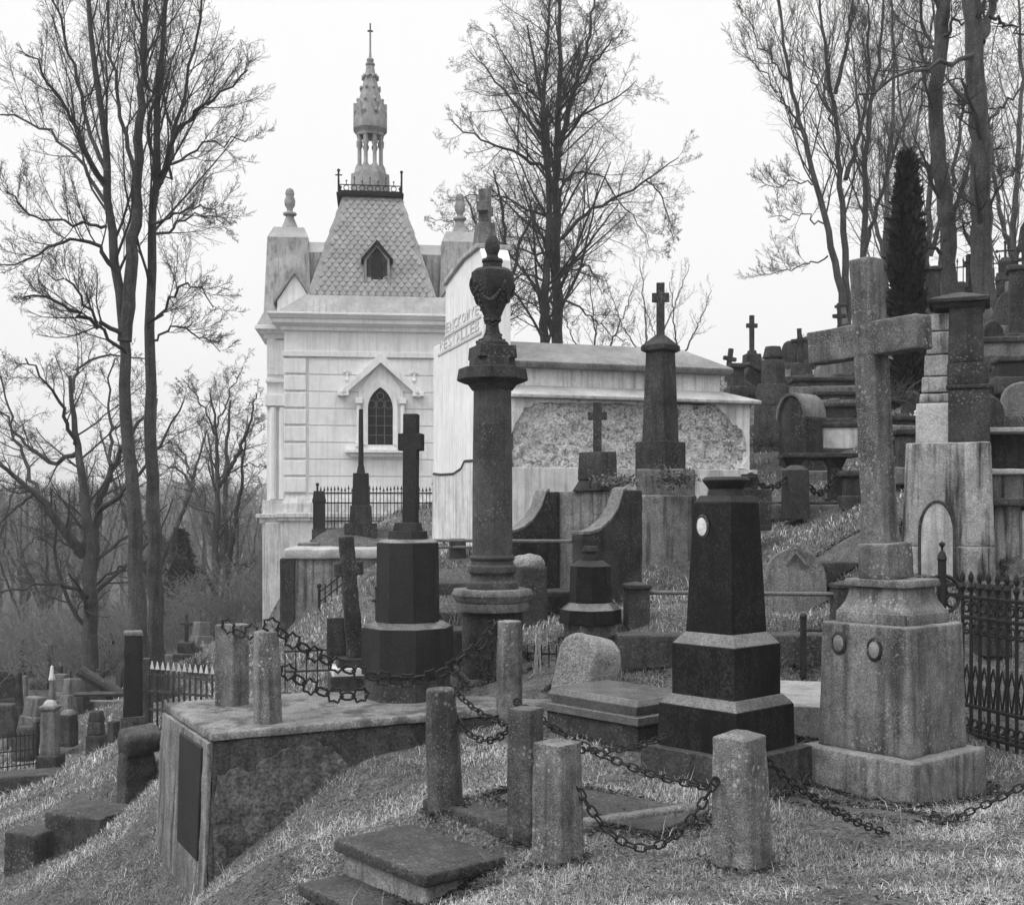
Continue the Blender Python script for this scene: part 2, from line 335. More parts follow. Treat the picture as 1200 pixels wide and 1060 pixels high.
# ------------------------------------------------------------------ dark tapered obelisk
o = stack('obelisk_monument', 'broad black tapered obelisk on two black steps with one white oval portrait', 'obelisk', 851, 8.6, -47, [
    ('base_slab', DARKM, 4, 202, 200, 932, 893), ('lower_step', BLACK, 4, 160, 158, 886, 836), ('lower_step', POLISH, 4, 158, 132, 836, 822), ('upper_step', BLACK, 4, 127, 127, 824, 760),
    ('upper_step', POLISH, 4, 127, 96, 760, 744), ('shaft', BLACK, 4, 95, 77, 746, 588), ('cap', BLACK2, 4, 77, 62, 588, 580), ('cap', BLACK2, 0, 46, 40, 583, 572), ('cap', BLACK2, 0, 40, 56, 573, 562), ('cap', BLACK2, 0, 56, 50, 562, 558)], bevel=.007)  # step slopes get the lighter grey: sky sheen put into the colour
fin(o); zb = o.location.z
zc = Z(617, 8.42) - zb; TT = Matrix.Translation((-.07, -.178, zc)) @ Matrix.Rotation(R(93), 4, 'X') @ Matrix.Diagonal((.66, 1, 1, 1))
f = MB().lathe([(.06, -.004), (.088, 0), (.088, .01), (.07, .016)], 28, T=TT).build('portrait_frame', DARK, o, bevel=0)
MB().lathe([(0, .02), (.05, .019), (.074, .014), (.074, 0)], 28, T=TT).build('portrait_oval', PORC, f, bevel=0)
# ------------------------------------------------------------------ posts
def post(label, px, py, ptop, Y, wpx, mat, rz, shape, tiltx=0, tilty=0, tp=.88, grp='chain posts of the near graves', deep=.15, rg=True):
    h = wpx / 2 * Y / F; z0, z1 = Z(py, Y - h * .7), Z(ptop, Y); m = MB(); hh = z1 - z0
    if shape == 'sq':
        m.loft([[(x, y, -deep) for x, y in poly(12, h, h)], [(x * tp, y * tp, hh - .03) for x, y in poly(12, h, h)], [(x * tp * .3, y * tp * .3, hh) for x, y in poly(12, h, h)]])
    elif shape == 'flat':
        m.loft([[(x, y, -deep) for x, y in poly(12, h, h)], [(x * tp, y * tp, hh) for x, y in poly(12, h, h)]])
    else:
        m.lathe([(h, -deep), (h * .97, hh * .5), (h * tp, hh - .012), (h * tp * .93, hh)], 22)
    o = solo('chain_post' if grp else 'stone_post', label, 'post', m, mat, (W(px, Y), Y, z0), rz, grp, bevel=.009, rough=(.035, .0035, 9) if rg else None)
    o.rotation_euler = (R(tiltx), R(tilty), R(rz)); EXC.append((W(px, Y), Y, h * .75, h * .75, rz)); return o
post('stout lichen-spotted granite post with a low pointed top in front of the black obelisk', 870, 1022, 856, 6.3, 58, POST, -38, 'sq', 0, -1.5, .82)
post('square pale-footed granite post with flat top holding both chains in the grass', 654, 1010, 869, 6.4, 47, POST, -42, 'flat', 0, -.5, .88)
post('dark slim post standing on the kerb end just behind the pale square post', 616, 988, 829, 6.95, 34, POSTD, -30, 'flat', 0, 0, .92)
post('round weathered post at the far end of the mossy kerb', 522, 944, 806, 7.5, 42, POSTD, 10, 'round', 0, -2.5, .8)
post('round granite post on the terrace edge below the urn column', 597, 826, 727, 10.2, 31, POST, 0, 'round', 0, 0, .92)
post('granite post on the terrace corner with a spiked chain starting at its top', 314, 845, 739, 9.45, 33, POST, 0, 'round', 0, -1.2, .86)
post('wider flat granite post on the terrace behind the corner post', 272, 827, 731, 10.3, 29, POST, -28, 'flat', 0, 0, .98)
MB_ = None
# kerb carrying the posts
def slab(name, label, cat, mat, c, hx, hy, zt, th, rz, bevel=.02, rough=(.05, .01, 5), group=None, tilt=(0, 0), exc=True):
    o = solo(name, label, cat, MB().box((0, 0, -th / 2), (hx, hy, th / 2)), mat, (c[0], c[1], zt), rz, group, bevel=bevel, rough=rough); o.rotation_euler = (R(tilt[0]), R(tilt[1]), R(rz))
    if exc: EXC.append((c[0], c[1], hx, hy, rz))
    return o
e, d = Vector(P(505, 941, 7.55)), Vector(P(612, 986, 6.85)); c = (e + d) / 2
slab('grave_kerb', 'mossy dark kerb with two posts standing on it left of the grave', 'kerb', DARKM, (c.x + .08, c.y + .07), .52, .12, c.z + .045, .4, -50.5, exc=False)
slab('mossy_slab', 'low mossy slab inside the kerb behind the pale square post', 'grave slab', DARKM, (W(700, 7.4), 7.45), .62, .3, Z(944, 7.4), .2, -38, bevel=.01, rough=(.05, .006, 6))
# near grave slabs lower left
a = Vector(P(500, 1022, 6.32)); 
cc = a + Vector((-.643, .766, 0)) * .42 + Vector((.766, .643, 0)) * .24
o = thing('grave_slab', 'mossy grave slab with a rounded lip, lying on a fluted base in the grass', 'grave slab', (cc.x, cc.y, a.z), -50); EXC.append((cc.x, cc.y, .40, .22, -50))
MB().box((0, 0, -.035), (.455, .275, .035)).build('cover_slab', DARKM, o, bevel=.012, rough=(.04, .006, 8))
MB().box((0, 0, -.28), (.41, .235, .212)).build('base_block', CONC, o, bevel=.01, rough=(.05, .006, 8))
a = Vector(P(350, 1035, 6.76)); cc = a + Vector((.643, -.766, 0)) * .55 + Vector((.766, .643, 0)) * .27
o = thing('grave_slab', 'dark grave slab cut by the bottom edge of the picture', 'grave slab', (cc.x, cc.y, a.z), -50)
MB().box((0, 0, -.035), (.56, .27, .035)).build('cover_slab', DARKM, o, bevel=.012, rough=(.04, .006, 8)); MB().box((0, 0, -.3), (.51, .23, .24)).build('base_block', CONC, o, bevel=.01, rough=(.06, .006, 8)); EXC.append((cc.x, cc.y, .52, .25, -50))
# kerb strips and grave edge between posts
slab('kerb_stone', 'low kerb stone beside the hanging chain in front of the obelisk slab', 'kerb', MID, (W(735, 7.1), 7.12), .5, .045, Z(953, 7.1), .25, 26, rough=(.04, .01, 7))
slab('kerb_stone', 'dark kerb sunk in the earth in front of the granite cross plinth', 'kerb', DARKM, (W(1000, 7.9), 7.72), .55, .13, Z(952, 7.75), .25, -40, rough=(.05, .014, 5))
# ------------------------------------------------------------------ terrace wall
cr = Vector(P(250, 858, 9.0)); ux, uy = Vector((.88, .475, 0)), Vector((-.475, .88, 0)); zt = cr.z
m = MB(); L, Dp = 3.55, 1.62
def tp(a, b, z, bat=0): p = cr + ux * a + uy * b; return (p.x, p.y, z)
hb = 2.2
m.loft([[tp(-.1, -.1, zt - hb), tp(L, -.1, zt - hb), tp(L, Dp, zt - hb), tp(-.12, Dp, zt - hb)], [tp(0, 0, zt - .06), tp(L, 0, zt - .06), tp(L, Dp, zt - .06), tp(0, Dp, zt - .06)]])
tw = thing('terrace_wall', 'stained concrete terrace wall with a dark plaque on its left end', 'retaining wall', tuple(cr + ux * L / 2 + uy * .8 + Vector((0, 0, -hb))), 28)
def reparent(mb, base): 
    Ti = (Matrix.Translation(base.location) @ Matrix.Rotation(base.rotation_euler.z, 4, 'Z')).inverted(); mb.v = [tuple(Ti @ Vector(v)) for v in mb.v]; return mb
reparent(m, tw).build('wall_body', CONCD, tw, bevel=.03, rough=(.07, .02, 3))
m = MB(); m.loft([[tp(-.03, -.03, zt - .062), tp(L, -.03, zt - .062), tp(L, Dp, zt - .062), tp(-.03, Dp, zt - .062)], [tp(-.02, -.02, zt), tp(L, -.02, zt), tp(L, Dp, zt), tp(-.02, Dp, zt)]])
reparent(m, tw).build('capping', CONCT, tw, bevel=.012, rough=(.07, .005, 4))
m = MB(); m.loft([[tp(-.09, .16, zt - 1.0), tp(-.04, .16, zt - 1.0), tp(-.04, .82, zt - 1.0), tp(-.09, .82, zt - 1.0)], [tp(-.06, .13, zt - .13), tp(-.0, .13, zt - .13), tp(-.0, .86, zt - .13), tp(-.06, .86, zt - .13)]])
reparent(m, tw).build('plaque', BLACK2, tw, bevel=.012)
m = MB(); m.loft([[tp(-.125, -.05, zt - hb), tp(-.095, -.05, zt - hb), tp(-.1, Dp, zt - hb), tp(-.13, Dp, zt - hb)], [tp(-.04, .0, zt - .075), tp(.0, .0, zt - .075), tp(.0, Dp, zt - .075), tp(-.04, Dp, zt - .075)]])
reparent(m, tw).build('render_coat', CONC, tw, bevel=.01, rough=(.07, .012, 4))
c = cr + ux * (L / 2) + uy * (Dp / 2); EXC.append((c.x, c.y, L / 2 + .05, Dp / 2 + .05, 28.3))
pts_ = []; rq = random.Random(2)
ol = [(251, 912), (272, 899), (296, 902), (318, 884), (345, 876), (372, 866), (398, 884), (417, 903), (384, 945), (340, 972), (300, 1004), (268, 1022), (250, 1040)]
for (x0, y0), (x1, y1) in zip(ol, ol[1:] + ol[:1]):
    for q in range(4):
        px, py = x0 + (x1 - x0) * q / 4 + rq.uniform(-3, 3), y0 + (y1 - y0) * q / 4 + rq.uniform(-3, 3); u_ = (px - 600) / F; a_ = (cr.x - u_ * cr.y) / (u_ * .475 - .88); z_ = Z(py, cr.y + .475 * a_); b_ = -.1 * (zt - z_) / 2.2 - .022
        pts_.append((tp(max(a_, -.04), b_, z_), tp(max(a_, -.04), b_ + .06, z_)))
m = MB(); n_ = len(pts_); m.add([p[0] for p in pts_] + [p[1] for p in pts_], [tuple(range(n_)), tuple(range(2 * n_ - 1, n_ - 1, -1))] + [(i, i + n_, (i + 1) % n_ + n_, (i + 1) % n_) for i in range(n_)])
reparent(m, tw).build('bare_patch', BARE, tw, bevel=0, rough=(.06, .012, 6))
# ------------------------------------------------------------------ chains
def ring(mb, path, r, T, n=5): mb.tube(path, r, n, True, T)
def chain(name, label, A, B, sag, ll=.066, lw=.039, r=.0062, star=False, group=None, floor=False):
    A, B = Vector(A), Vector(B); N = 160; pts = []
    for i in range(N + 1):
        t = i / N; p = A.lerp(B, t); p.z -= 4 * sag * t * (1 - t)
        if floor: p.z = max(p.z, g1(p.x, p.y) + .03)
        pts.append(p)
    cum = [0]
    for i in range(N): cum.append(cum[-1] + (pts[i + 1] - pts[i]).length)
    step = ll - 2.2 * r; cnt = max(2, int(cum[-1] / step)); mb = MB(); j = 0
    for k in range(cnt):
        s = (k + .5) / cnt * cum[-1]
        while j < N - 1 and cum[j + 1] < s: j += 1
        p = pts[j].lerp(pts[j + 1], (s - cum[j]) / max(1e-6, cum[j + 1] - cum[j])); t = (pts[j + 1] - pts[j]).normalized()
        side = t.cross(Vector((0, 0, 1))).normalized(); up = side.cross(t)
        if k % 2 and not star: side, up = up, side
        q = random.uniform(-.25, .25); side, up = side * math.cos(q) + up * math.sin(q), up * math.cos(q) - side * math.sin(q)
        T = Matrix(((t.x, side.x, up.x, p.x), (t.y, side.y, up.y, p.y), (t.z, side.z, up.z, p.z), (0, 0, 0, 1)))
        if star:
            # flat spiked link, outline in the vertical plane of the chain
            T = Matrix(((t.x, up.x, side.x, p.x), (t.y, up.y, side.y, p.y), (t.z, up.z, side.z, p.z), (0, 0, 0, 1))); 
            if k % 2: ring(mb, [(math.cos(a) * ll * .5, math.sin(a) * lw * .3, 0) for a in [i * math.pi / 5 for i in range(10)]], r, T)
            else: ring(mb, [(math.cos(a) * ll * (.6 if i % 2 == 0 else .44), math.sin(a) * lw * (.66 if i % 2 == 0 else .46), 0) for i, a in enumerate([i * math.pi / 6 for i in range(12)])], r, T)
        else:
            h = ll / 2 - lw / 2; path = [(h + math.cos(a) * lw / 2, math.sin(a) * lw / 2, 0) for a in [-math.pi / 2 + i * math.pi / 5 for i in range(6)]] + [(-h - math.cos(a) * lw / 2, -math.sin(a) * lw / 2, 0) for a in [-math.pi / 2 + i * math.pi / 5 for i in range(6)]]
            ring(mb, path, r, T)
    for e_ in ((A, B) if not star and not floor else ()):
        q = lw * .5; mb.tube([(e_.x + q * math.cos(a), e_.y + .3 * q * math.sin(a), e_.z + q * math.sin(a)) for a in [i * .628 for i in range(10)]], r * 1.25, 5, True)
    return solo(name, label, 'chain', mb, IRON, group=group, bevel=0)
CG = 'chains hung between the posts'
chain('chain', 'iron chain sagging to the grass between the square post and the pointed post', P(662, 893, 6.4), P(838, 915, 6.25), .4, group=CG)
chain('chain', 'long iron chain running from the dark slim post down behind the pointed post', P(606, 822, 7.2), P(872, 925, 6.6), .12, group=CG)
chain('chain', 'iron chain lying out on the grass to the right of the pointed post', P(893, 885, 6.35), P(1040, 975, 7.0), .06, group=CG, floor=True)
chain('chain', 'iron chain coming in from the right edge below the granite cross', P(1225, 905, 7.2), P(1080, 970, 7.4), .03, group=CG, floor=True)
chain('chain', 'upper of the two chains from the round kerb post to the dark slim post', P(533, 808, 7.5), P(610, 848, 6.95), .06, group=CG)
chain('chain', 'lower slack chain from the round kerb post to the dark slim post', P(532, 838, 7.5), P(610, 838, 6.95), .15, group=CG)
chain('chain', 'chain stretched behind the square post towards the obelisk slab', P(640, 870, 7.6), P(778, 863, 8.2), .07, group=CG)
SG = 'spiked chains of the terrace grave'
chain('spiked_chain', 'spiked chain dropping from the corner post top towards the black cross monument', P(312, 728, 9.4), P(470, 797, 10.0), .1, .125, .1, .011, True, SG)
chain('spiked_chain', 'spiked chain rising past the black cross monument to the post below the urn column', P(470, 797, 10.0), P(588, 728, 10.2), .14, .125, .1, .011, True, SG)
chain('spiked_chain', 'slack spiked chain trailing onto the terrace from behind the corner post', P(332, 782, 9.7), P(430, 812, 10.0), .1, .125, .1, .011, True, SG)
chain('spiked_chain', 'short spiked chain hanging straight down beside the round terrace post', P(578, 728, 10.25), P(566, 800, 10.35), .01, .125, .1, .011, True, SG)
chain('spiked_chain', 'spiked chain end looped over the back of the wide flat terrace post', P(262, 727, 10.2), P(300, 735, 10.1), .08, .125, .1, .011, True, SG)
# ------------------------------------------------------------------ octagonal black monument with cross
o = stack('cross_monument', 'black octagonal pedestal carrying a slim black stone cross, behind the spiked chain', 'cross monument', 478, 10.75, -8, [
    ('foundation', DARKM, 8, 96, 94, 828, 790), ('lower_block', BLACK2, 8, 101, 100, 795, 738), ('ledge', POLISH, 8, 100, 76, 738, 731), ('upper_block', BLACK2, 8, 70, 68, 733, 636), ('ledge', POLISH, 8, 68, 56, 636, 632),
    ('cap', BLACK2, 8, 45, 42, 634, 622), ('cap', BLACK2, 4, 30, 26, 622, 612)], bevel=.008)
zt = fin(o); s = 10.75 / F; H = Z(485, 10.75) - o.location.z
MB().cross(.01, zt - .01, H, 17 * s, .11, Z(518, 10.75) - o.location.z, 11 * s / 1.1, 14.5 * s, T=Matrix.Rotation(R(.5), 4, 'Y')).build('cross', BLACK2, o, bevel=.008)
# leaning stone cross
o = stack('cross_monument', 'weathered stone cross leaning back, on a white stepped foot beside the black octagon', 'cross monument', 414, 11.3, 12, [
    ('foundation', DARK, 4, 56, 56, 822, 792), ('white_step', WHITED, 4, 52, 50, 797, 783), ('foot', DARK, 4, 40, 36, 785, 772)])
zt = fin(o); s = 11.3 / F
MB().cross(0, -.02, 142 * s, 20 * s, .13, 104 * s, 8 * s, 17 * s, T=Matrix.Translation((.02, 0, zt)) @ Matrix.Rotation(R(-4.5), 4, 'Y'), tp=.85).build('cross', DARK, o, rough=(.05, .006, 8), bevel=.012)
MB().box((-.1, .15, .55), (.14, .03, .2)).build('back_stone', DARK, o)
m = MB(); m.tube([(0, 0, -.1), (0, 0, .42)], .012, 5); m.tube([(-.05, 0, .3), (.05, 0, .3)], .012, 5); m.ball((0, 0, .44), .022); m.ball((0, 0, .3), .03)
solo('iron_cross', 'small thin iron grave cross on the grassy bank left of the black octagon', 'cross', m, IRON, P(441, 735, 13.2), 5, bevel=0)
# low iron fence on the terrace back edge
def fence(name, label, A, B, h, n, rails, rp=.008, finial=True, posts=True, mat=IRON, group=None, rr=.013):
    A, B = Vector(A), Vector(B); o = thing(name, label, 'fence', tuple(A), 0, group); d = B - A; m = MB()
    for i in range(n):
        p = d * (i / max(1, n - 1)); hh = h * (1.0 if not finial else random.uniform(.97, 1.03)); m.tube([p, p + Vector((0, 0, hh))], rp, 4)
        if finial: m.loft([[(p.x - rp * 2.2, p.y, hh), (p.x, p.y - rp, hh), (p.x + rp * 2.2, p.y, hh), (p.x, p.y + rp, hh)], [(p.x - .001, p.y, hh + rp * 9), (p.x, p.y - .001, hh + rp * 9), (p.x + .001, p.y, hh + rp * 9), (p.x, p.y + .001, hh + rp * 9)]])
    m.build('pickets', mat, o, bevel=0)
    for q in rails:
        m = MB(); m.tube([Vector((0, 0, h * q)), d + Vector((0, 0, h * q))], rr, 4); m.build('rail', mat, o, bevel=0)
    if posts:
        for t in (0, 1):
            m = MB(); p = d * t; m.tube([p + Vector((0, 0, -.1)), p + Vector((0, 0, h * 1.12))], .025, 6); m.ball((p.x, p.y, h * 1.15), .04); m.build('fence_post', mat, o, bevel=0)
    return o
fence('iron_fence', 'low iron railing on the terrace between the corner post and the leaning cross', P(334, 808, 11.9), P(398, 806, 11.7), .4, 6, (.45, .95), finial=False, posts=False)
fence('iron_fence', 'low iron railing behind the rounded pale stone', P(618, 806, 11.6), P(652, 808, 11.2), .42, 5, (.3, .8), finial=False, posts=False)
# ------------------------------------------------------------------ urn column
o = stack('urn_column', 'tall veined stone column topped by a dark garlanded urn', 'column monument', 577, 11.6, 20, [
    ('pedestal', DARK, 8, 66, 66, 810, 718), ('pedestal', MID, 8, 80, 80, 718, 708), ('pedestal', MID, 8, 80, 88, 708, 700), ('pedestal', MID, 8, 90, 84, 700, 692)], rough=(.06, .004, 6))
zt = fin(o); zb = o.location.z; s = 11.6 / F
def zz(py): return Z(py, 11.6) - zb
m = MB(); m.lathe([(r * s, zz(y)) for r, y in ((27, 693), (30, 691), (31, 687), (30, 682), (27, 680), (25.5, 678), (25, 674), (26, 672), (28.5, 670), (29, 667), (28, 663), (25.5, 661), (24.5, 657), (26, 655), (26.5, 653), (25, 650.5), (23.5, 650))], 36); m.build('base_rings', MARB, o, bevel=0)
m = MB(); m.lathe([(23.5 * s, zz(651)), (23.4 * s, zz(560)), (22 * s, zz(460)), (22 * s, zz(456))], 36); m.build('shaft', MARB, o, bevel=0)
m = MB(); m.tier(8, 22 * s, 28 * s, zz(458), zz(449)); m.tier(8, 30 * s, 39 * s, zz(450), zz(446)); m.tier(8, 39 * s, 37 * s, zz(446), zz(432)); m.tier(8, 26 * s, 25 * s, zz(433), zz(420)); m.tier(4, 23 * s, 22 * s, zz(421), zz(406))
m.build('capital', DARK, o, bevel=.01)
UP = [(20, 407), (19, 402), (12, 397), (9, 390), (7.5, 383), (7.5, 379), (10.5, 376), (10, 371), (14, 362), (19.5, 350), (24, 338), (25.5, 328), (24.5, 320), (20, 316), (12, 315), (11, 309), (12.5, 307), (12, 304), (8, 303), (6.5, 300), (7, 297), (9, 292), (8.5, 285), (6.5, 280), (5, 277), (.5, 276)]
u = MB(); u.lathe([(r * s, zz(y)) for r, y in UP], 32)
for k in (-1, 1): u.tube([((22 + 5 * math.sin(q)) * k * s, 0, zz(322 + 26 * q / 3.14)) for q in [i * .35 for i in range(10)]], 1.6 * s, 6)
u = u.build('urn', DARK, o, bevel=0)
def ur(y): ys = [-p[1] for p in UP]; return float(np.interp(-y, ys, [p[0] for p in UP]))
g = MB()
for k in range(4):
    a0 = k * math.pi / 2 + .3
    for i in range(15):
        t = i / 14; a = a0 + t * math.pi / 2; y = 334 + 20 * 4 * t * (1 - t) ; r = ur(y) * s; g.ball((r * math.cos(a), r * math.sin(a), zz(y)), random.uniform(2.0, 3.2) * s, 0)
    for i in range(6): y = 336 + 6 * i; r = ur(y) * s; g.ball((r * math.cos(a0), r * math.sin(a0), zz(y)), random.uniform(2, 2.8) * s, 0)
for i in range(60):
    a = random.random() * 6.28; y = random.uniform(356, 402); r = ur(y) * s; g.ball((r * math.cos(a), r * math.sin(a), zz(y)), random.uniform(1.4, 2.4) * s, 0)
g.build('garland', DARKM, u, bevel=0)
# ------------------------------------------------------------------ middle ground, centre
o = stack('octagon_tombstone', 'small black octagonal tombstone with a round knob, left of the capped rail post', 'tombstone', 692, 11.9, 22, [
    ('foundation', MID, 4, 68, 67, 752, 731), ('lower_block', BLACK, 8, 68, 66, 733, 716), ('ledge', POLISH, 8, 66, 46, 716, 707), ('body', BLACK, 8, 46, 44, 709, 664), ('cap', BLACK2, 8, 46, 28, 664, 657), ('knob', BLACK2, 0, 22, 20, 658, 650), ('knob', BLACK2, 0, 14, 14, 651, 646), ('knob', BLACK2, 0, 20, 16, 646, 640)], bevel=.006); fin(o)
# grave box (polished slab on block)
o = thing('grave_box', 'low box tomb with a pale polished lid, left of the black obelisk', 'tomb', (W(728, 9.75), 9.75, Z(874, 9.5)), -48); zb = o.location.z; EXC.append((o.location.x, 9.75, .42, .33, -48))
MB().box((0, 0, (Z(842, 9.4) - zb) / 2 - .06), (.5, .36, (Z(842, 9.4) - zb) / 2 + .06)).build('body', DARK, o, bevel=.012, rough=(.06, .006, 5))
MB().box((0, 0, Z(842, 9.4) - zb + .025), (.535, .39, .035)).build('ledge', POLISH, o, bevel=.01)
MB().loft([[(-.46, -.33, Z(842, 9.4) - zb + .058), (.46, -.33, Z(842, 9.4) - zb + .058), (.46, .33, Z(842, 9.4) - zb + .058), (-.46, .33, Z(842, 9.4) - zb + .058)], [(-.5, -.37, Z(823, 9.4) - zb + .02)] * 0 + [(-.5, -.36, Z(827, 9.4) - zb + .03), (.5, -.36, Z(827, 9.4) - zb + .03), (.5, .36, Z(827, 9.4) - zb + .03), (-.5, .36, Z(827, 9.4) - zb + .03)], [(-.47, -.33, Z(821, 9.4) - zb + .04), (.47, -.33, Z(821, 9.4) - zb + .04), (.47, .33, Z(821, 9.4) - zb + .04), (-.47, .33, Z(821, 9.4) - zb + .04)]]).build('lid', POLISH, o, bevel=.006)
# rounded pale stone
s = 10.7 / F
m = MB(); m.extr([(-26 * s, -.3)] + [(-26 * s + 0 * i, 30 * s) for i in range(1)] + [(26 * s * -math.cos(a), 30 * s + 24 * s * math.sin(a)) for a in [i * math.pi / 10 for i in range(1, 10)]] + [(26 * s, 30 * s), (26 * s, -.3)][::1], -.17, .17) if False else m.extr(([(30 * s, -.3), (30 * s, 28 * s)] + [(30 * s * math.cos(a), 28 * s + 24 * s * math.sin(a)) for a in [i * math.pi / 10 for i in range(1, 10)]] + [(-30 * s, 28 * s), (-30 * s, -.3)])[::-1], -.2, .2)
o = solo('rounded_headstone', 'thick pale rounded stone leaning behind the box tomb lid', 'headstone', m, LICH, P(686, 796, 10.7), -58, bevel=.04, rough=(.04, .012, 6)); o.rotation_euler = (R(-12), R(4), R(-46))
EXC.append((o.location.x, 10.7, .25, .2, -58))
# dark stump with rock, wall pieces
o = thing('stone_stump', 'square dark stone stump with a pale boulder on top, right of the urn column', 'stump', P(619, 735, 13.0), 20)
MB().box((0, 0, .25), (.165, .165, .42)).build('block', DARKM, o, bevel=.02, rough=(.05, .012, 6)); mm = MB(); mm.ball((0, 0, .69), (.19, .17, .12), 2); mm.build('boulder', LICH, o, bevel=0, rough=(.04, .02, 5))
slab('grave_kerb', 'dark layered kerb blocks between the stump and the small octagonal tombstone', 'kerb', DARK, (W(650, 13.6), 13.6), .3, .3, Z(692, 13.5), .6, 15, rough=(.06, .012, 5))
slab('low_wall', 'low dark retaining wall behind the black obelisk steps', 'wall', DARKM, (W(848, 11.3), 11.3), 1.02, .16, Z(743, 11.2), .8, 2, rough=(.07, .014, 4))
m = MB(); m.box((0, 0, .25), (.025, .025, .3)); m.ball((0, 0, .57), .035); m.tube([(0, 0, .44), (.25, .02, .44)], .012, 5)
solo('iron_stake', 'short iron stake with a ball top on the low dark wall', 'stake', m, IRON, (W(943, 11.0), 11.05, Z(795, 11.0)), 0, bevel=.004)
slab('paving_slab', 'pale flat paving slab between the black obelisk and the granite cross', 'paving slab', LIDM, (W(938, 9.9), 9.95), .3, .72, CZ - 1.5, .3, -14, bevel=.01, rough=None)
# rounded headstone with chevron relief
s = 12.9 / F; o = thing('rounded_headstone', 'wide round-topped grey headstone with a carved chevron on the grass', 'headstone', P(931, 728, 12.9), -8)
rt = [(36 * s * math.cos(a), 46 * s + 40 * s * math.sin(a)) for a in [i * math.pi / 14 for i in range(15)]]
MB().extr([(-36 * s, -.2), (36 * s, -.2)] + rt, -.11, .11, Matrix.Rotation(R(-3), 4, 'X')).build('stone', MID, o, bevel=.015)
m = MB()
for k in (-1, 1): m.box((k * .06, -.113, .69), (.085, .012, .016), rot=Matrix.Rotation(R(52 * k), 4, 'Y'))
for k in (-1, 1): m.box((k * .05, -.118, .79), (.06, .012, .013), rot=Matrix.Rotation(R(45 * k), 4, 'Y'))
m.build('chevron_relief', MID, o, bevel=.003, ); EXC.append((o.location.x, 12.9, .35, .15, -8))
slab('box_tomb', 'plain dark box tomb half hidden behind the granite cross shaft', 'tomb', DARK, (W(998, 13.1), 13.2), .36, .3, Z(658, 13.0), .9, -12, rough=(.07, .008, 4))
# rails with capped posts
def railpost(px, py, ptop, Y, wpx, label): 
    h = wpx / 2 * Y / F; z0 = Z(py, Y); hh = Z(ptop, Y) - z0; m = MB(); m.tier(4, h, h * .95, -.15, hh - .07); m.tier(4, h * 1.08, h * 1.08, hh - .072, hh - .03); m.tier(4, h * 1.08, .01, hh - .031, hh)
    return solo('rail_post', label, 'post', m, DARK, (W(px, Y), Y, z0), 8, 'capped posts of the pipe rail', bevel=.008)
railpost(746, 744, 681, 12.0, 27, 'capped stone rail post right of the small octagonal tombstone')
railpost(988, 730, 680, 11.6, 24, 'capped stone rail post tucked behind the granite cross base')
railpost(1163, 748, 679, 10.9, 32, 'capped stone rail post inside the ornate iron fence')
def pipe(label, A, B, r=.022): m = MB(); m.tube([A, B], r, 8); return solo('pipe_rail', label, 'rail', m, IRONG, group='pipe rails between the capped posts', bevel=0)
pipe('pipe rail running behind the black obelisk from one capped post to the next', P(757, 694, 12.0), P(978, 696, 11.6))
pipe('pipe rail running from the granite cross base to the iron fence post', P(996, 697, 11.6), P(1150, 697, 10.95), .018)
m = MB(); m.tube([P(500, 633, 15), P(671, 634, 13.3)], .02, 6); solo('pipe_rail', 'thin long pipe rail crossing behind the urn column to the scroll tomb wing', 'rail', m, IRONG, bevel=0)
m = MB(); m.tube([P(500, 641, 16.4), P(558, 641, 16.2)], .02, 6); solo('pipe_rail', 'short lower pipe rail at the stubby post left of the urn column', 'rail', m, IRONG, bevel=0)
o = stack('stone_post', 'stubby dark stone post carrying the double pipe rail left of the urn column', 'post', 536, 16.4, 10, [('foot', DARK, 4, 26, 24, 700, 668), ('post', DARK, 4, 19, 18, 669, 631)]); fin(o)
slab('grave_wall', 'dark layered grave wall behind the left side of the urn column', 'wall', DARKM, (W(522, 15.6), 15.6), .34, .3, Z(682, 15.4), .9, 4, rough=(.08, .015, 4))
slab('stone_block', 'plain dark block beside the black octagonal pedestal', 'stone', DARK, (W(536, 12.1), 12.1), .22, .22, Z(738, 11.9), 1.0, -10, rough=(.06, .008, 5))
slab('stone_block', 'low dark block under the spiked chain left of the urn column pedestal', 'stone', DARKM, (W(522, 13.8), 13.8), .28, .25, Z(716, 13.6), .9, 15, rough=(.06, .012, 5))
# ------------------------------------------------------------------ scroll-sided tomb
o = thing('scroll_tomb', 'dark stone exedra tomb with two scroll-shaped wings and a small cross on top', 'tomb', (W(700, 14.3), 14.3, Z(695, 14.0)), -50); zb = o.location.z
h0 = Z(575, 14.1) - zb; EXC.append((o.location.x - .3, 14.0, .8, .6, -50))
MB().box((0, 0, h0 / 2 - .1), (.6, .09, h0 / 2 + .1)).build('headstone', CONC, o, bevel=.01, rough=(.07, .008, 4))
for sx in (-1, 1):
    pr = [(0, -.2), (.95, -.2), (.95, h0 - .5), (.82, h0 - .5), (.68, h0 - .46), (.52, h0 - .36), (.4, h0 - .22), (.32, h0 - .03), (.26, h0), (0, h0)]
    T = Matrix.Translation((sx * .66, 0, 0)) @ Matrix.Rotation(R(-90), 4, 'Z')
    MB().extr([(x - .0, z) for x, z in pr], -.085, .085, T).build('scroll_wing', DARK, o, bevel=.012, rough=(.06, .008, 5))
    q = pr[2:]; m = MB(); m.extr([(x, z + .002) for x, z in q[:-1]] + [(x, z + .04) for x, z in q[:-1]][::-1], -.1, .1, T); m.build('coping', MID, o, bevel=.006)
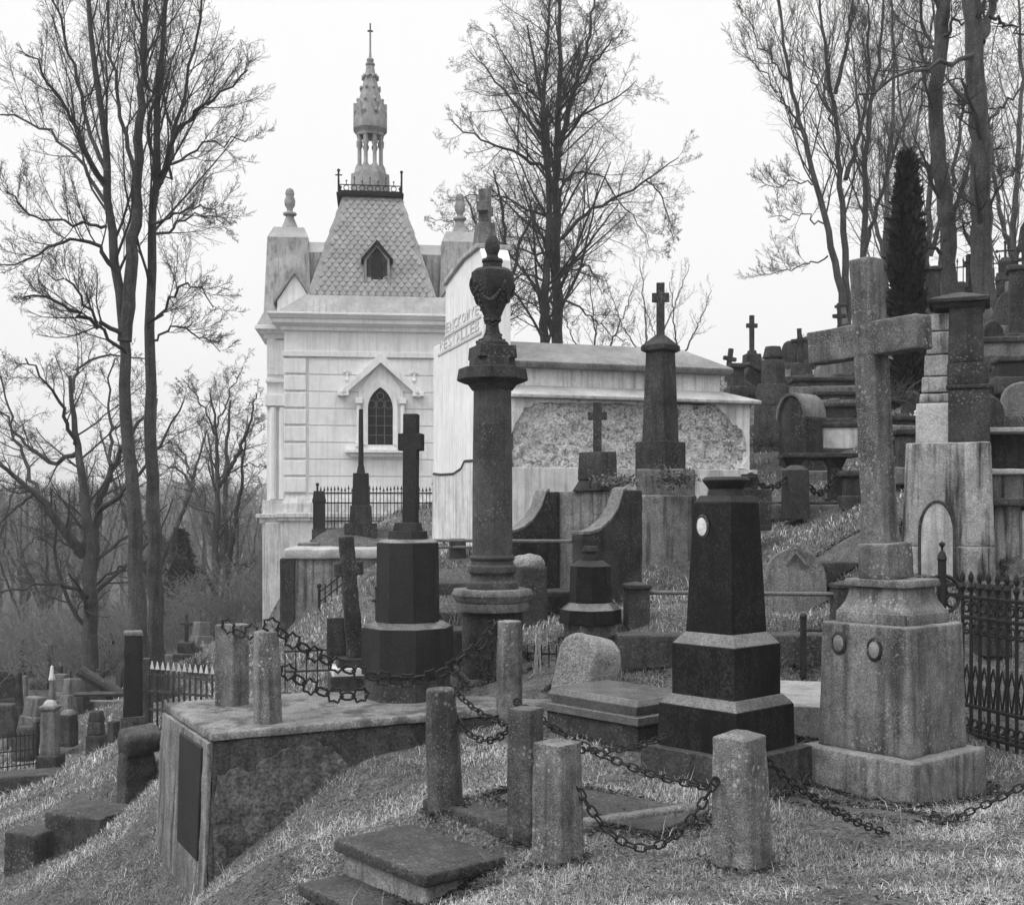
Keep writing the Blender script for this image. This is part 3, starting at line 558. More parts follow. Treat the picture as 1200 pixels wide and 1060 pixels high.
s = 14.3 / F; m = MB(); m.tier(4, (.3, .14), (.2, .11), h0 - .004, h0 + .14); m.tier(4, (.21, .13), (.2, .12), h0 + .138, h0 + 46 * s); m.build('top_block', DARK, o, bevel=.012, rough=(.06, .008, 5))
MB().cross(0, h0 + 44 * s, h0 + 104 * s, 9.5 * s, .09, h0 + 88 * s, 4.5 * s, 11 * s, T=Matrix.Rotation(R(42), 4, 'Z')).build('cross', DARK, o, bevel=.008)
# ------------------------------------------------------------------ tall obelisk with cross on its wall pier
slab('stone_pier', 'tall stained wall pier under the pointed obelisk', 'wall pier', CONC, (W(781, 15.9), 15.95), .4, .4, Z(580, 15.5), 1.9, -8, rough=(.08, .012, 4))
slab('stone_block', 'light stone block under the base of the pointed obelisk', 'stone', MID, (W(781, 15.95), 16.0), .38, .36, Z(549, 15.55), .38, -8, exc=False, rough=(.06, .01, 5))
o = stack('obelisk_monument', 'slender dark obelisk with a gabled cap and small cross in front of the white vault', 'obelisk', 774, 16.0, -42, [
    ('base', DARK, 4, 60, 60, 552, 516), ('shaft', DARK, 4, 44, 35, 517, 410), ('cap', DARK, 4, 36, 47, 411, 408), ('cap', DARK, 4, 47, 47, 408, 402), ('cap', DARK, 4, 47, 10, 402, 391)])
zt = fin(o); s = 16 / F; MB().cross(0, zt - .02, zt + 60 * s, 9.5 * s, .1, zt + 43 * s, 5 * s, 10 * s, T=Matrix.Rotation(R(36), 4, 'Z')).build('cross', DARK, o, bevel=.006)
def twigs(name, label, cat, c, rad, n, mat, seed, group=None, kind=None, leafy=False):
    r = random.Random(seed); m = MB()
    for i in range(n):
        a = r.random() * 6.28; e = r.uniform(-.1, 1.2); d = Vector((math.cos(a) * math.cos(e), math.sin(a) * math.cos(e), math.sin(e))) * r.uniform(.5, 1) ; p = Vector((r.uniform(-.3, .3) * rad[0], r.uniform(-.3, .3) * rad[1], 0))
        q = p + Vector((d.x * rad[0], d.y * rad[1], d.z * rad[2])) * .6; e2 = q + Vector((d.x * rad[0], d.y * rad[1], (d.z - .35) * rad[2])) * .4
        m.tube([p, q, e2], [.006, .005, .002], 3)
        if leafy:
            for _ in range(5):
                t = q.lerp(e2, r.random()) + Vector((r.uniform(-.04, .04), r.uniform(-.04, .04), r.uniform(-.04, .04))); v1 = Vector((r.gauss(0, 1), r.gauss(0, 1), r.gauss(0, 1))).normalized() * .03; v2 = v1.orthogonal().normalized() * .018
                m.add([t - v1, t + v2, t + v1, t - v2], [(0, 1, 2, 3)])
    return solo(name, label, cat, m, mat, c, group=group, bevel=0)
twigs('dried_flowers', 'dried flower bunch lying at the foot of the pointed obelisk', 'flowers', P(790, 566, 15.3), (.35, .25, .3), 60, LEAF2, 3, leafy=True)
twigs('dried_flowers', 'withered bunch in the hollow top of the scroll tomb', 'flowers', P(714, 566, 13.9), (.3, .25, .14), 40, LEAF2, 4, leafy=True)
twigs('weed_tuft', 'pale dry weed stalks beside the urn column pedestal', 'plant', P(630, 808, 11.2), (.15, .15, 1.0), 16, PALE, 6)
twigs('weed_tuft', 'dry bramble tuft in front of the dark block left of the urn column', 'plant', P(528, 745, 12.6), (.35, .3, .55), 46, LEAF2, 7)
o = stack('stone_vase', 'dark shallow stone vase on a block behind the black obelisk top', 'vase', 868, 15.2, 0, [('block', DARK, 4, 60, 60, 610, 573), ('bowl', DARK, 0, 26, 24, 574, 570), ('bowl', DARK, 0, 24, 42, 570, 558)]); fin(o)
o = stack('stone_post', 'small square dark post behind the black obelisk, by the chain', 'post', 878, 15.6, 0, [('post', DARK, 4, 17, 17, 585, 555)]); fin(o)
# ------------------------------------------------------------------ white mausoleum
fx, fy = Vector((.295, -.955, 0)), Vector((.955, .295, 0))     # along the facade towards the viewer; along the long side
c0 = Vector((W(598, 17.0), 17.0, 0)); gb = Z(650, 17.2)
mo = thing('mausoleum', 'white plastered family vault with an inscribed gable wall and a missing plaster patch', 'mausoleum', (c0.x, c0.y, gb), math.degrees(math.atan2(fy.y, fy.x)))
# local frame: x along long side (right), y along depth (away); facade is the wall at x = 0 from y=0 to y=5
def zm(py, Y): return Z(py, Y) - gb
LX, LY = 3.74, 2.95
zled, ztop = zm(466, 17.0), zm(430, 17.1)
MB().box((LX / 2 + .02, LY / 2, zled / 2 - .3), (LX / 2 - .02, LY / 2, zled / 2 + .3 - .01)).build('body', RUBBLE, mo, bevel=.02, rough=(.06, .035, 6))
# plaster coat on the long side with the irregular hole
m = MB(); zlo = zm(548, 17.1); y0, y1 = -.055, .06
def ex(pts, a=y0, b=y1): m.extr(pts, a, b)
def mx_(px): # local x from pixel on the long side
    u = (px - 600) / F; return (u * c0.y - c0.x) / (fy.x - u * fy.y)
ex([(-.02, -.6), (LX + .09, -.6), (LX + .09, zlo), (-.02, zlo)], -.12, .05)
ex([(LX, -.6), (LX + .12, -.6), (LX + .12, zlo - .0), (LX, zlo - .0)], -.13, .3)
top = zled; cur = [(790, 470), (815, 471), (836, 472), (843, 480), (850, 488), (858, 496), (866, 502), (871, 511), (874, 522), (874, 532), (872, 540), (864, 548)]
rj = random.Random(4)
def rag(pts, n, a):
    out = []
    for (x0, z0), (x1, z1) in zip(pts[:-1], pts[1:]): out += [(x0 + (x1 - x0) * k / n + rj.uniform(-a, a) * .6, z0 + (z1 - z0) * k / n + rj.uniform(-a, a)) for k in range(n)]
    return [pts[0]] + out[1:] + [pts[-1]]
cv = rag([(mx_(px), zm(py, 17.8)) for px, py in cur], 3, .022)
ex([(mx_(790), top)] + cv + [(LX + .03, zlo), (LX + .03, top)])
lv = rag([(-.02, zm(512, 17)), (mx_(606), zm(492, 17)), (mx_(614), zm(478, 17)), (mx_(632), top - .05), (mx_(690), top - .035), (mx_(750), top - .05), (mx_(790), zm(470, 17.8))], 5, .02)
ex([(-.02, top)] + lv + [(mx_(790), top)])
m.build('plaster_coat', WHITED, mo, bevel=.006)
MB().box((LX - .01, LY / 2, zled / 2 - .3), (.04, LY / 2, zled / 2 + .29)).build('end_wall', WHITE, mo, bevel=.005)
m = MB(); m.loft([[(x + .0, y, z) for x, y in ((-.02, -.16), (LX + .18, -.16), (LX + .18, LY), (-.02, LY))] for z in (zled, zled + .05)] + [[(x, y, zled + .2) for x, y in ((-.02, .12), (LX - .35, .12), (LX - .35, LY), (-.02, LY))]])
m.build('ledge', GREYP, mo, bevel=.015)
MB().box((LX / 2 - .2, LY / 2 + .1, (zled + ztop) / 2 + .05), (LX / 2 - .18, LY / 2 - .02, (ztop - zled) / 2)).build('attic', WHITED, mo, bevel=.01)
m = MB(); zr = zm(429, 17.2); m.loft([[(x, y, z) for x, y in ((-.02, e), (LX - .28 - e, e), (LX - .28 - e, LY), (-.02, LY))] for z, e in ((zr - .03, -.02), (zr + .03, -.05), (zr + .06, -.05))] + [[(x, y, zm(404, 17.8) + .05) for x, y in ((-.02, .75), (LX - .75, .75), (LX - .75, LY), (-.02, LY))]])
m.build('roof', stone('grey_roof_concrete', .2, .3, 2, .2, 50, streak=.3, bump=.4), mo, bevel=.015)
# facade: parapet gable seen from its edge, at x from -.45 to 0
def fyl(px): u = (px - 600) / F; return ((u * c0.y) - c0.x) / (-.295 - u * .955)   # local y on the facade plane x=0
zt_ = lambda py, l: Z(py, 17 + .955 * l) - gb
gab = [(-.03, -.7), (2.95, -.7), (2.95, zt_(408, 2.95)), (2.15, zt_(400, 2.15)), (2.12, zt_(337, 2.12)), (.9, zt_(306, .9)), (.1, zt_(306, .9)), (-.03, zt_(315, .6))]
T = Matrix.Rotation(R(90), 4, 'Z')
MB().extr([(a, b) for a, b in gab], 0, .42, T).build('gable_wall', WHITE, mo, bevel=.02)
m = MB(); m.extr([(a, b + .002) for a, b in gab[4:7]] + [(a, b + .07) for a, b in gab[4:7]][::-1], -.05, .47, T); m.build('gable_coping', GREYP, mo, bevel=.01)
m = MB()
m.extr([(-.05, -.65), (2.97, -.65), (2.97, zt_(556, 2.9)), (1.6, zt_(556, 2)), (1.1, zt_(550, 1.3)), (.9, zt_(541, .9)), (-.05, zt_(541, .4))], .36, .433, T); m.build('lower_coat', WHITED, mo, bevel=.004); m = MB(); m.tube([(-.428, y, z + .01 * math.sin(y * 31)) for y, z in ((2.9, zt_(556, 2.9)), (2.4, zt_(556, 2.5)), (1.6, zt_(556, 2)), (1.1, zt_(550, 1.3)), (.9, zt_(541, .9)), (0, zt_(541, .4)))], .022, 5); m.build('crack', DARKM, mo, bevel=0)
# stone cross on the gable
s = 17.7 / F; m = MB(); yc = .62; zc = zt_(306, .8); m.tier(4, .17, .12, zc - .05, zc + .5, (-.2, yc)); m.cross(0, zc + .48, zc + 1.0, .16, .16, zc + .72, .07, .2, T=Matrix.Translation((-.2, yc, 0)) @ Matrix.Rotation(R(60), 4, 'Z')); m.build('gable_cross', MID, mo, bevel=.01)
# raised letters, two lines
for txt, ya, yb, zA, zB in (('ENCKOWYE', 2.08, .12, zt_(392, 2.1), zt_(381, 2.1)), ('RESTALLEB', 2.5, .1, zt_(413, 2.5), zt_(401.5, 2.5))):
    m = MB(); n = len(txt)
    for k, ch in enumerate(txt):
        cu = bpy.data.curves.new('t', 'FONT'); cu.body = ch; cu.extrude = .006; cu.resolution_u = 2; ob = bpy.data.objects.new('t', cu); col.objects.link(ob)
        me = bpy.data.meshes.new_from_object(ob.evaluated_get(bpy.context.evaluated_depsgraph_get())); bpy.data.objects.remove(ob)
        w = (ya - yb) / n; h = zB - zA; xs = [v.co.x for v in me.vertices]; ys = [v.co.y for v in me.vertices]
        vs = []
        for v_ in me.vertices:
            a = (v_.co.x - min(xs)) / (max(xs) - min(xs) + 1e-6); b = (v_.co.y - min(ys)) / (max(ys) - min(ys) + 1e-6)
            vs.append((-.424 - v_.co.z, ya - w * (k + .1 + .8 * a), zA + h * b))
        m.add(vs, [tuple(p.vertices) for p in me.polygons])
    m.build('inscription', LETT, mo, bevel=0)
    mm = MB(); mm.box((-.424, (ya + yb) / 2, zA - .05), (.012, (ya - yb) / 2 + .1, .018)); mm.build('inscription_rule', LETT, mo, bevel=0)
# ------------------------------------------------------------------ chapel
CR = 6.6; Yc_ = 36.5; cz0 = Z(760, 34)
ch = thing('chapel', 'white neo-gothic chapel with a scale-tiled mansard roof and slender spire', 'chapel', (-4.17, Yc_, cz0), CR)
def zc_(py, Y=34.0): return Z(py, Y) - cz0
def lx(px, Y=34.0): return (px - 441) / F * Y
m = MB(); zcor = zc_(383); zpl = zc_(580)
m.box((0, 0, (zcor + .1) / 2), (2.47, 2.5, (zcor + .1) / 2)); m.build('wall', WHITE, ch, bevel=.01)
m = MB(); nc = 8; z0 = zc_(578); dz = (zc_(420) - z0) / nc
for k in range(nc):
    a, b = z0 + k * dz + .016, z0 + (k + 1) * dz - .016
    for q in range(4):
        Tq = Matrix.Rotation(R(90 * q), 4, 'Z'); m.box((0, -2.5 - .012, (a + b) / 2), (1.88, .02, (b - a) / 2), Tq)
m.build('ashlar_courses', WHITE, ch, bevel=.006)
for q in range(4):
    m = MB(); Tq = Matrix.Rotation(R(90 * q), 4, 'Z')
    for k in range(nc): a, b = z0 + k * dz + .03, z0 + (k + 1) * dz - .03; m.box((-2.26, -2.26, (a + b) / 2), (.31, .31, (b - a) / 2), Tq)
    m.build('quoins', WHITE, ch, bevel=.02)
m = MB()
def ringbox(h, za, zb, h2=None): m.loft([[(x, y, za) for x, y in poly(4, h, h)], [(x, y, zb) for x, y in poly(4, h2 or h, h2 or h)]])
ringbox(2.56, zc_(414), zc_(384)); ringbox(2.6, zc_(419), zc_(413)); m.build('frieze', WHITE, ch, bevel=.01)
m = MB(); ringbox(2.66, zc_(389), zc_(384)); ringbox(2.66, zc_(385), zc_(381), 2.84); ringbox(2.86, zc_(381.5), zc_(376)); ringbox(2.9, zc_(376.5), zc_(372), 2.98); ringbox(3.0, zc_(372.5), zc_(370)); m.build('cornice', WHITE, ch, bevel=.01)
m = MB(); ringbox(2.62, zc_(600), zc_(590)); ringbox(2.62, zc_(590), zc_(578), 2.5); ringbox(2.75, zc_(610), zc_(600)); ringbox(2.8, zc_(606), zc_(601)); ringbox(2.68, -.6, zc_(609)); m.build('plinth', WHITED, ch, bevel=.015)
# pavilions left and right
def pav(sx):
    X = sx * 2.6
    m = MB(); m.box((X, 0, (zc_(392, 35)) / 2), (.55, 1.35, zc_(392, 35) / 2))
    for yy in (-1.28, 1.28):
        for q in (-.32, .0, .3): m.tier(8, .1, .095, zc_(585, 35), zc_(478, 35), (X + sx * q * .9 + sx * .1, yy - .1 * (1 if yy < 0 else -1)))
        m.box((X + sx * .1, yy * 1.06, zc_(470, 35)), (.5, .14, .16)); m.box((X + sx * .02, yy * 1.03, zc_(420, 35)), (.5, .1, .5)); m.box((X + sx * .03, yy * 1.05, zc_(447, 35)), (.55, .13, .05))
        m.box((X + sx * .4, yy * 1.02, zc_(395, 35) - .4), (.12, .12, .55))
    m.build('pavilion_wall', WHITE, ch, bevel=.012)
    m = MB()
    for h, a, b in ((.62, zc_(398, 35), zc_(392, 35)), (.72, zc_(392.5, 35), zc_(388, 35)), (.86, zc_(388.5, 35), zc_(384, 35))): m.box((X, 0, (a + b) / 2), (h, h + .82, (b - a) / 2))
    m.build('pavilion_cornice', WHITE, ch, bevel=.01)
    m = MB()
    for q, a, b in (((.66), -.6, zc_(612, 35)), (.74, zc_(612.5, 35), zc_(606, 35)), (.84, zc_(606.5, 35), zc_(602, 35)), (.66, zc_(602.5, 35), zc_(586, 35))): m.box((X, 0, (a + b) / 2), (q, q + .85, (b - a) / 2))
    for q in (-.35, .25):
        for yy in (-1.6, 1.6): m.box((X + q, yy, (zc_(612, 35) - .6) / 2), (.22, .1, zc_(612, 35) / 2 + .3))
    m.build('pavilion_base', WHITED, ch, bevel=.015)
    m = MB(); zb_, zt_p = zc_(384, 35), zc_(266, 35.8)
    m.loft([[(X + x, y, zb_) for x, y in poly(4, .84, 1.55)], [(X + x - sx * .05, y, zb_ + .45) for x, y in poly(4, .7, 1.25)], [(X + x - sx * .02, y, zt_p - .4) for x, y in poly(4, .6, .85)], [(X + x - sx * .02, y, zt_p) for x, y in poly(4, .45, .42)]])
    m.loft([[(X - sx * .3, y, z) for y, z in ((-.9, zb_), (.9, zb_), (.9, zc_(300, 36)), (0, zc_(281, 36)), (-.9, zc_(300, 36)))], [(X - sx * 2.0, y, z) for y, z in ((-.9, zb_), (.9, zb_), (.9, zc_(300, 36)), (0, zc_(281, 36)), (-.9, zc_(300, 36)))]])
    m.build('pavilion_roof', TIN, ch, bevel=.02)
    xs = X - sx * .28
    m = MB(); w = .5; za, zt2 = zc_(372, 34.6), zc_(322, 34.6); m.extr([(xs - w, za), (xs + w, za), (xs + w, za + .45), (xs, zt2), (xs - w, za + .45)], -1.75, -.8); m.build('pediment', WHITE, ch, bevel=.01)
    m = MB()
    for k in (-1, 1): m.extr([(xs, zt2 + .0), (xs, zt2 + .11), (xs + k * (w + .1), za + .47), (xs + k * (w + .1), za + .36)][::k], -1.85, -.8)
    m.build('pediment_coping', TIN, ch, bevel=.008)
    m = MB(); c = (X - sx * .02, 0); zf = zt_p; s = 35.8 / F
    m.lathe([(11 * s, zf - .02), (7.5 * s, zf + 8 * s), (4.5 * s, zf + 16 * s), (8 * s, zf + 18 * s), (8 * s, zf + 20 * s), (3.5 * s, zf + 22 * s), (3.5 * s, zf + 25 * s), (6 * s, zf + 29 * s), (6.5 * s, zf + 35 * s), (4.5 * s, zf + 40 * s), (5.5 * s, zf + 43 * s), (4 * s, zf + 48 * s), (.5 * s, zf + 50 * s)], 14, c); m.build('finial', SPIRE, ch, bevel=0)
pav(-1); pav(1)
# roof: skirt, mansard with scales, platform
m = MB(); zk0, zk1, zm0, zm1 = zc_(371, 33.6), zc_(346, 34.4), zc_(347, 34.5), zc_(231, 35.7)
m.loft([[(x, y, zk0 - .02) for x, y in poly(4, 2.93, 2.93)], [(x, y, zk1) for x, y in poly(4, 2.0, 2.0)]]); rsk = m.build('roof_skirt', TIN, ch, bevel=.02)
m = MB()
for q in range(4):
    for i in range(22): m.box((-1.95 + i * .186, -2.45, (zk0 + zk1) / 2), (.012, .53, .012), Matrix.Rotation(R(90 * q), 4, 'Z'), rot=Matrix.Rotation(math.atan2(zk1 - zk0, .93), 4, 'X'))
m.build('standing_seams', TIN, rsk, bevel=0)
m = MB(); h0_, h1_ = 1.88, .87; m.loft([[(x, y, zm0) for x, y in poly(4, h0_, h0_)], [(x, y, zm1) for x, y in poly(4, h1_, h1_)]]); mn = m.build('mansard_roof', SLATE, ch, bevel=.015)
m = MB(); rows = 22
for q in range(4):
    Tq = Matrix.Rotation(R(90 * q), 4, 'Z')
    for r_ in range(rows):
        t0, t1 = r_ / rows, min(1, (r_ + 1.75) / rows); hA = h0_ + (h1_ - h0_) * t0; hB = h0_ + (h1_ - h0_) * t1; zA = zm0 + (zm1 - zm0) * t0; zB = zm0 + (zm1 - zm0) * t1; tw_ = .21; nn_ = int(2 * hB / tw_)
        for i in range(-nn_ // 2, nn_ // 2 + 1):
            xc = (i + (.5 if r_ % 2 else 0)) * tw_; w = tw_ * .46
            if abs(xc) + w > hB: continue
            yA, yB = -hA - .045, -hB - .006; ym = -(hA + hB) / 2 - .03; zmid = (zA + zB) / 2 - .02
            m.add([(xc, yA, zA), (xc + w * .75, yA * .3 + ym * .7, zA * .45 + zmid * .55), (xc + w, ym, zmid), (xc, yB, zB), (xc - w, ym, zmid), (xc - w * .75, yA * .3 + ym * .7, zA * .45 + zmid * .55)], [(0, 1, 2, 3, 4, 5)], Tq)
m.build('roof_scales', SLATE, mn, bevel=0)
m = MB(); m.tier(4, .98, 1.0, zm1 - .02, zm1 + .07); m.tier(4, .9, .86, zm1 + .068, zm1 + .16); m.build('roof_platform', IRON, ch, bevel=.01)
# dormer
yd = -1.72; m = MB(); xd = 0.04; za, zb_, zt2 = zc_(336, 34.8), zc_(304, 34.8), zc_(283, 34.8)
m.extr([(xd - .37, za), (xd - .3, za), (xd - .3, zb_ - .04), (xd, zt2 - .16), (xd + .3, zb_ - .04), (xd + .3, za), (xd + .37, za), (xd + .37, zb_), (xd, zt2 - .06), (xd - .37, zb_)], yd - .05, -.9); dm = m.build('dormer', TIN, ch, bevel=.008)
MB().extr([(xd - .3, za), (xd + .3, za), (xd + .3, zb_ - .02), (xd, zt2 - .14), (xd - .3, zb_ - .02)], yd + .02, -.9).build('dormer_face', WOOD, dm, bevel=0)
m = MB()
m.extr([(xd - .46, zb_ - .1), (xd, zt2 - .1), (xd + .46, zb_ - .1), (xd + .46, zb_), (xd, zt2 + .03), (xd - .46, zb_)], yd - .14, -.85); m.build('dormer_roof', IRON, dm, bevel=.006)
MB().extr([(xd - .17, za + .06), (xd + .17, za + .06), (xd + .17, zb_), (xd, zb_ + .25), (xd - .17, zb_)], yd - .01, yd + .1).build('dormer_opening', DARKV, dm, bevel=0)
# cresting
m = MB(); zq = zm1 + .07
for q in range(4):
    Tq = Matrix.Rotation(R(90 * q), 4, 'Z'); m.tube([(-.93, -.93, zq), (-.93, -.93, zq + .62)], .03, 5, T=Tq); m.ball((-.93, -.93, zq + .66), .055, 0, Tq); m.tube([(-1.03, -.93, zq + .52), (-.83, -.93, zq + .52)], .022, 4, T=Tq)
    m.tube([(-.93, -.93, zq + .06), (.93, -.93, zq + .06)], .022, 4, T=Tq); m.tube([(-.93, -.93, zq + .24), (.93, -.93, zq + .24)], .018, 4, T=Tq)
    for i in range(7):
        xx = -.7 + i * .233; ring_ = [(xx + .08 * math.cos(a), -.93, zq + .15 + .08 * math.sin(a)) for a in [k * .785 for k in range(8)]]; m.tube(ring_, .014, 4, True, Tq); m.tube([(xx, -.93, zq + .24), (xx, -.93, zq + (.46 if i % 2 else .36))], .016, 4, T=Tq); m.ball((xx, -.93, zq + (.46 if i % 2 else .36)), .03, 0, Tq)
m.build('roof_cresting', IRON, ch, bevel=0)
# spire
s = 36.5 / F; zs_ = lambda py: Z(py, 36.5) - cz0
m = MB(); m.tier(8, 23 * s, 22 * s, zm1 + .15, zs_(207)); m.tier(8, 19 * s, 17 * s, zs_(208), zs_(198))
for k in range(8):
    a = R(45 * k + 22.5); x, y = 13.5 * s * math.cos(a), 13.5 * s * math.sin(a); m.lathe([(r * s, zs_(y_)) for r, y_ in ((3.6, 199), (3.6, 196), (2.3, 194), (2.2, 174), (3.5, 171), (3.6, 168), (2.6, 167), (2.6, 158))], 8, (x, y))
    Tk = Matrix.Rotation(R(45 * k), 4, 'Z')   # pointed gablets over the openings
    m.extr([(-7.6 * s, zs_(152)), (7.6 * s, zs_(152)), (7.6 * s, zs_(147)), (0, zs_(122)), (-7.6 * s, zs_(147))], -19.5 * s, -15 * s, Tk)
    m.extr([(-6 * s, zs_(160)), (-3.2 * s, zs_(164)), (0, zs_(170)) , (-6 * s, zs_(170))][:2] + [(-6 * s, zs_(168))], -14.6 * s, -12 * s, Tk); m.extr([(6 * s, zs_(168)), (3.2 * s, zs_(164)), (6 * s, zs_(160))], -14.6 * s, -12 * s, Tk)
m.tier(8, 15.5 * s, 16 * s, zs_(161), zs_(157)); m.tier(8, 16 * s, 19.5 * s, zs_(157.5), zs_(153)); m.tier(8, 19.5 * s, 17.5 * s, zs_(153.5), zs_(140)); m.tier(8, 16.5 * s, 13.5 * s, zs_(141), zs_(121)); m.tier(8, 13.5 * s, 9.5 * s, zs_(121.5), zs_(104)); m.tier(8, 9.5 * s, 6.3 * s, zs_(104.5), zs_(90)); m.tier(8, 8.5 * s, 8 * s, zs_(90.5), zs_(88)); m.tier(8, 6 * s, 4.2 * s, zs_(88.5), zs_(76))
m.lathe([(r * s, zs_(y_)) for r, y_ in ((5.5, 77), (5.5, 75), (3, 74), (4.2, 72), (4.2, 70), (1.8, 68), (1.2, 62), (1.0, 40), (.4, 28))], 10)
for k in range(8):
    a = R(45 * k + 22.5)
    for r_, y_ in ((17.8, 134), (14.6, 120), (10.8, 105), (8.6, 92)): m.ball((r_ * 1.06 * s * math.cos(a), r_ * 1.06 * s * math.sin(a), zs_(y_)), (2.1 * s, 2.1 * s, 2.6 * s), 0)
m.build('spire', SPIRE, ch, bevel=0)
m = MB(); m.cross(0, zs_(62), zs_(28), 1.6 * s, 1.6 * s, zs_(37), .8 * s, 3.2 * s); m.build('spire_cross', IRON, ch, bevel=0)
for part_, dx_ in ((mn, -.1),): part_.location.x += dx_
for part_ in ch.children:
    if part_.name.split('.')[0] in ('roof_platform', 'roof_cresting', 'spire', 'spire_cross'): part_.location.x -= .16
# pointed window with hood
yf = -2.532
def arch(xl, xr, zb_, zsp, n=8):
    w = xr - xl; L_ = [(xr - w * (1 - math.cos(a)), zsp + w * math.sin(a)) for a in [i * math.pi / 3 / n for i in range(n + 1)]]; Rr = [(xl + xr - x, z) for x, z in L_[::-1][1:]]; return [(xl, zb_), (xr, zb_)] + L_ + Rr
xa, xb = lx(432), lx(461); zb_, zsp = zc_(521), zc_(479)
m = MB(); m.extr([(lx(421), zc_(527)), (lx(473), zc_(527)), (lx(473), zc_(458)), (lx(447), zc_(424)), (lx(421), zc_(458))], yf - .05, yf + .1); wf = m.build('window_surround', WHITE, ch, bevel=.01)
A = arch(xa - .13, xb + .13, zb_ + .0, zsp); B = arch(xa, xb, zb_, zsp)
m = MB()
for i in range(1, len(A) - 0):
    j = (i + 1) % len(A)
    if j == 0: j = 0
    m.loft([[(A[i][0], yf - .13, A[i][1]), (A[i][0], yf, A[i][1]), (B[i][0], yf, B[i][1]), (B[i][0], yf - .1, B[i][1])], [(A[j][0], yf - .13, A[j][1]), (A[j][0], yf, A[j][1]), (B[j][0], yf, B[j][1]), (B[j][0], yf - .1, B[j][1])]])
m.build('window_arch', WHITE, wf, bevel=0)
win = MB().extr(B, yf - .058, yf + .02).build('window', DARKV, ch, bevel=0)
m = MB()
for k in (1, 2): xx = xa + (xb - xa) * k / 3; m.box((xx, yf - .07, (zb_ + zsp) / 2 + .12), (.014, .012, (zsp - zb_) / 2 + .12))
for k in range(1, 4): m.box(((xa + xb) / 2, yf - .07, zb_ + k * .27), ((xb - xa) / 2, .01, .01))
for k in (0, 1, 2): xx = xa + (xb - xa) * (k + .5) / 3; m.tube([(xx + .1 * math.cos(a), yf - .07, zsp + .12 + .12 * math.sin(a)) for a in [i * math.pi / 5 for i in range(10)]], .014, 4, True)
m.tube([((xa + xb) / 2 + .1 * math.cos(a), yf - .07, zsp + .36 + .1 * math.sin(a)) for a in [i * math.pi / 5 for i in range(10)]], .014, 4, True)
m.build('window_tracery', IRONG, win, bevel=0)
m = MB()
for k in (-1, 1): m.extr([(lx(447), zc_(426)), (lx(447), zc_(414)), (lx(447) + k * 1.09, zc_(458)), (lx(447) + k * 1.09, zc_(466))][::k], yf - .24, yf + .05); m.box((lx(447) + k * 1.06, yf - .1, zc_(462)), (.16, .14, .06)); m.tier(8, .07, .06, zc_(519), zc_(474), (lx(447) + k * .62, yf - .09)); m.box((lx(447) + k * .62, yf - .09, zc_(470)), (.1, .1, .08)); m.box((lx(447) + k * .62, yf - .09, zc_(521)), (.1, .1, .06))
for k in (-1, 1): m.box((lx(447) + k * .95, yf - .02, zc_(440)), (.03, .03, .16)); m.box((lx(447) + k * .95, yf - .02, zc_(436)), (.1, .03, .03)); m.ball((lx(447) + k * .95, yf - .03, zc_(445)), .07, 0)
m.build('window_hood', WHITE, wf, bevel=.008)
m = MB(); m.box((lx(447), yf - .12, zc_(529)), (1.0, .16, .045)); m.box((lx(447), yf - .07, zc_(533)), (.85, .1, .05)); m.build('window_sill', WHITE, wf, bevel=.01)
m = MB(); [m.box((lx(447) + k * .78, yf - .12, zc_(506)), (.055, .03, .33)) for k in (-1, 1)]
# ------------------------------------------------------------------ below the chapel
fence('iron_fence', 'black iron railing with pointed bars in front of the chapel plinth', P(372, 625, 25.5), P(508, 626, 25.0), Z(574, 25) - Z(625, 25), 34, (.12, .3, .72, .95), .011, rr=.02)
rw = thing('retaining_wall', 'stained concrete retaining wall with a sloping lawn at its foot below the chapel', 'retaining wall', (W(400, 21), 21.0, Z(760, 20.5)), 4); zb = rw.location.z
EXC.append((W(400, 21), 21.6, 1.1, 1.2, 4))
ztw = Z(655, 20.3) - zb
MB().box((0, .7, ztw / 2 - .2), (.92, 1.0, ztw / 2 + .2)).build('wall_body', CONC, rw, bevel=.02, rough=(.1, .015, 3))
MB().box((.02, .7, ztw + .08), (.98, 1.07, .09)).build('wall_top', PALE, rw, bevel=.03, rough=(.1, .012, 4))
MB().box((-.9, -.12, ztw / 2 - .2), (.13, .22, ztw / 2 + .2)).build('end_pier', DARK, rw, bevel=.02, rough=(.1, .01, 3))
o = stack('column_monument', 'dark tombstone with a thin broken column in front of the chapel window', 'tombstone', 423, 22.6, 5, [
    ('base', DARK, 4, 37, 37, 628, 613), ('lower_block', DARK, 4, 26, 24, 614, 592), ('body', BLACK2, 4, 19, 18, 593, 554), ('neck', BLACK2, 4, 10, 7, 555, 545), ('shaft', BLACK2, 0, 6.5, 4.8, 546, 479)]); fin(o)
o = stack('dark_stele', 'small dark stele on thin legs at the left end of the chapel railing', 'tombstone', 374, 22.6, 5, [('base', MID, 4, 22, 20, 640, 632), ('base', DARK, 4, 16, 16, 633, 620), ('body', BLACK2, 4, 13.5, 13.5, 621, 588), ('cap', BLACK2, 4, 15, 15, 589, 584), ('cap', BLACK2, 4, 14, 12, 584, 575)]); fin(o)
slab('grave_block', 'low stone block with a step beside the dark stele', 'stone', MID, (W(362, 22.2), 22.2), .2, .2, Z(636, 22), .3, 6, exc=False)
o = fence('broken_railing', 'bent piece of iron grave railing leaning on the grassy bank', P(374, 712, 18.6), P(402, 690, 18.9), .3, 5, (.3, .8), .014, finial=False)
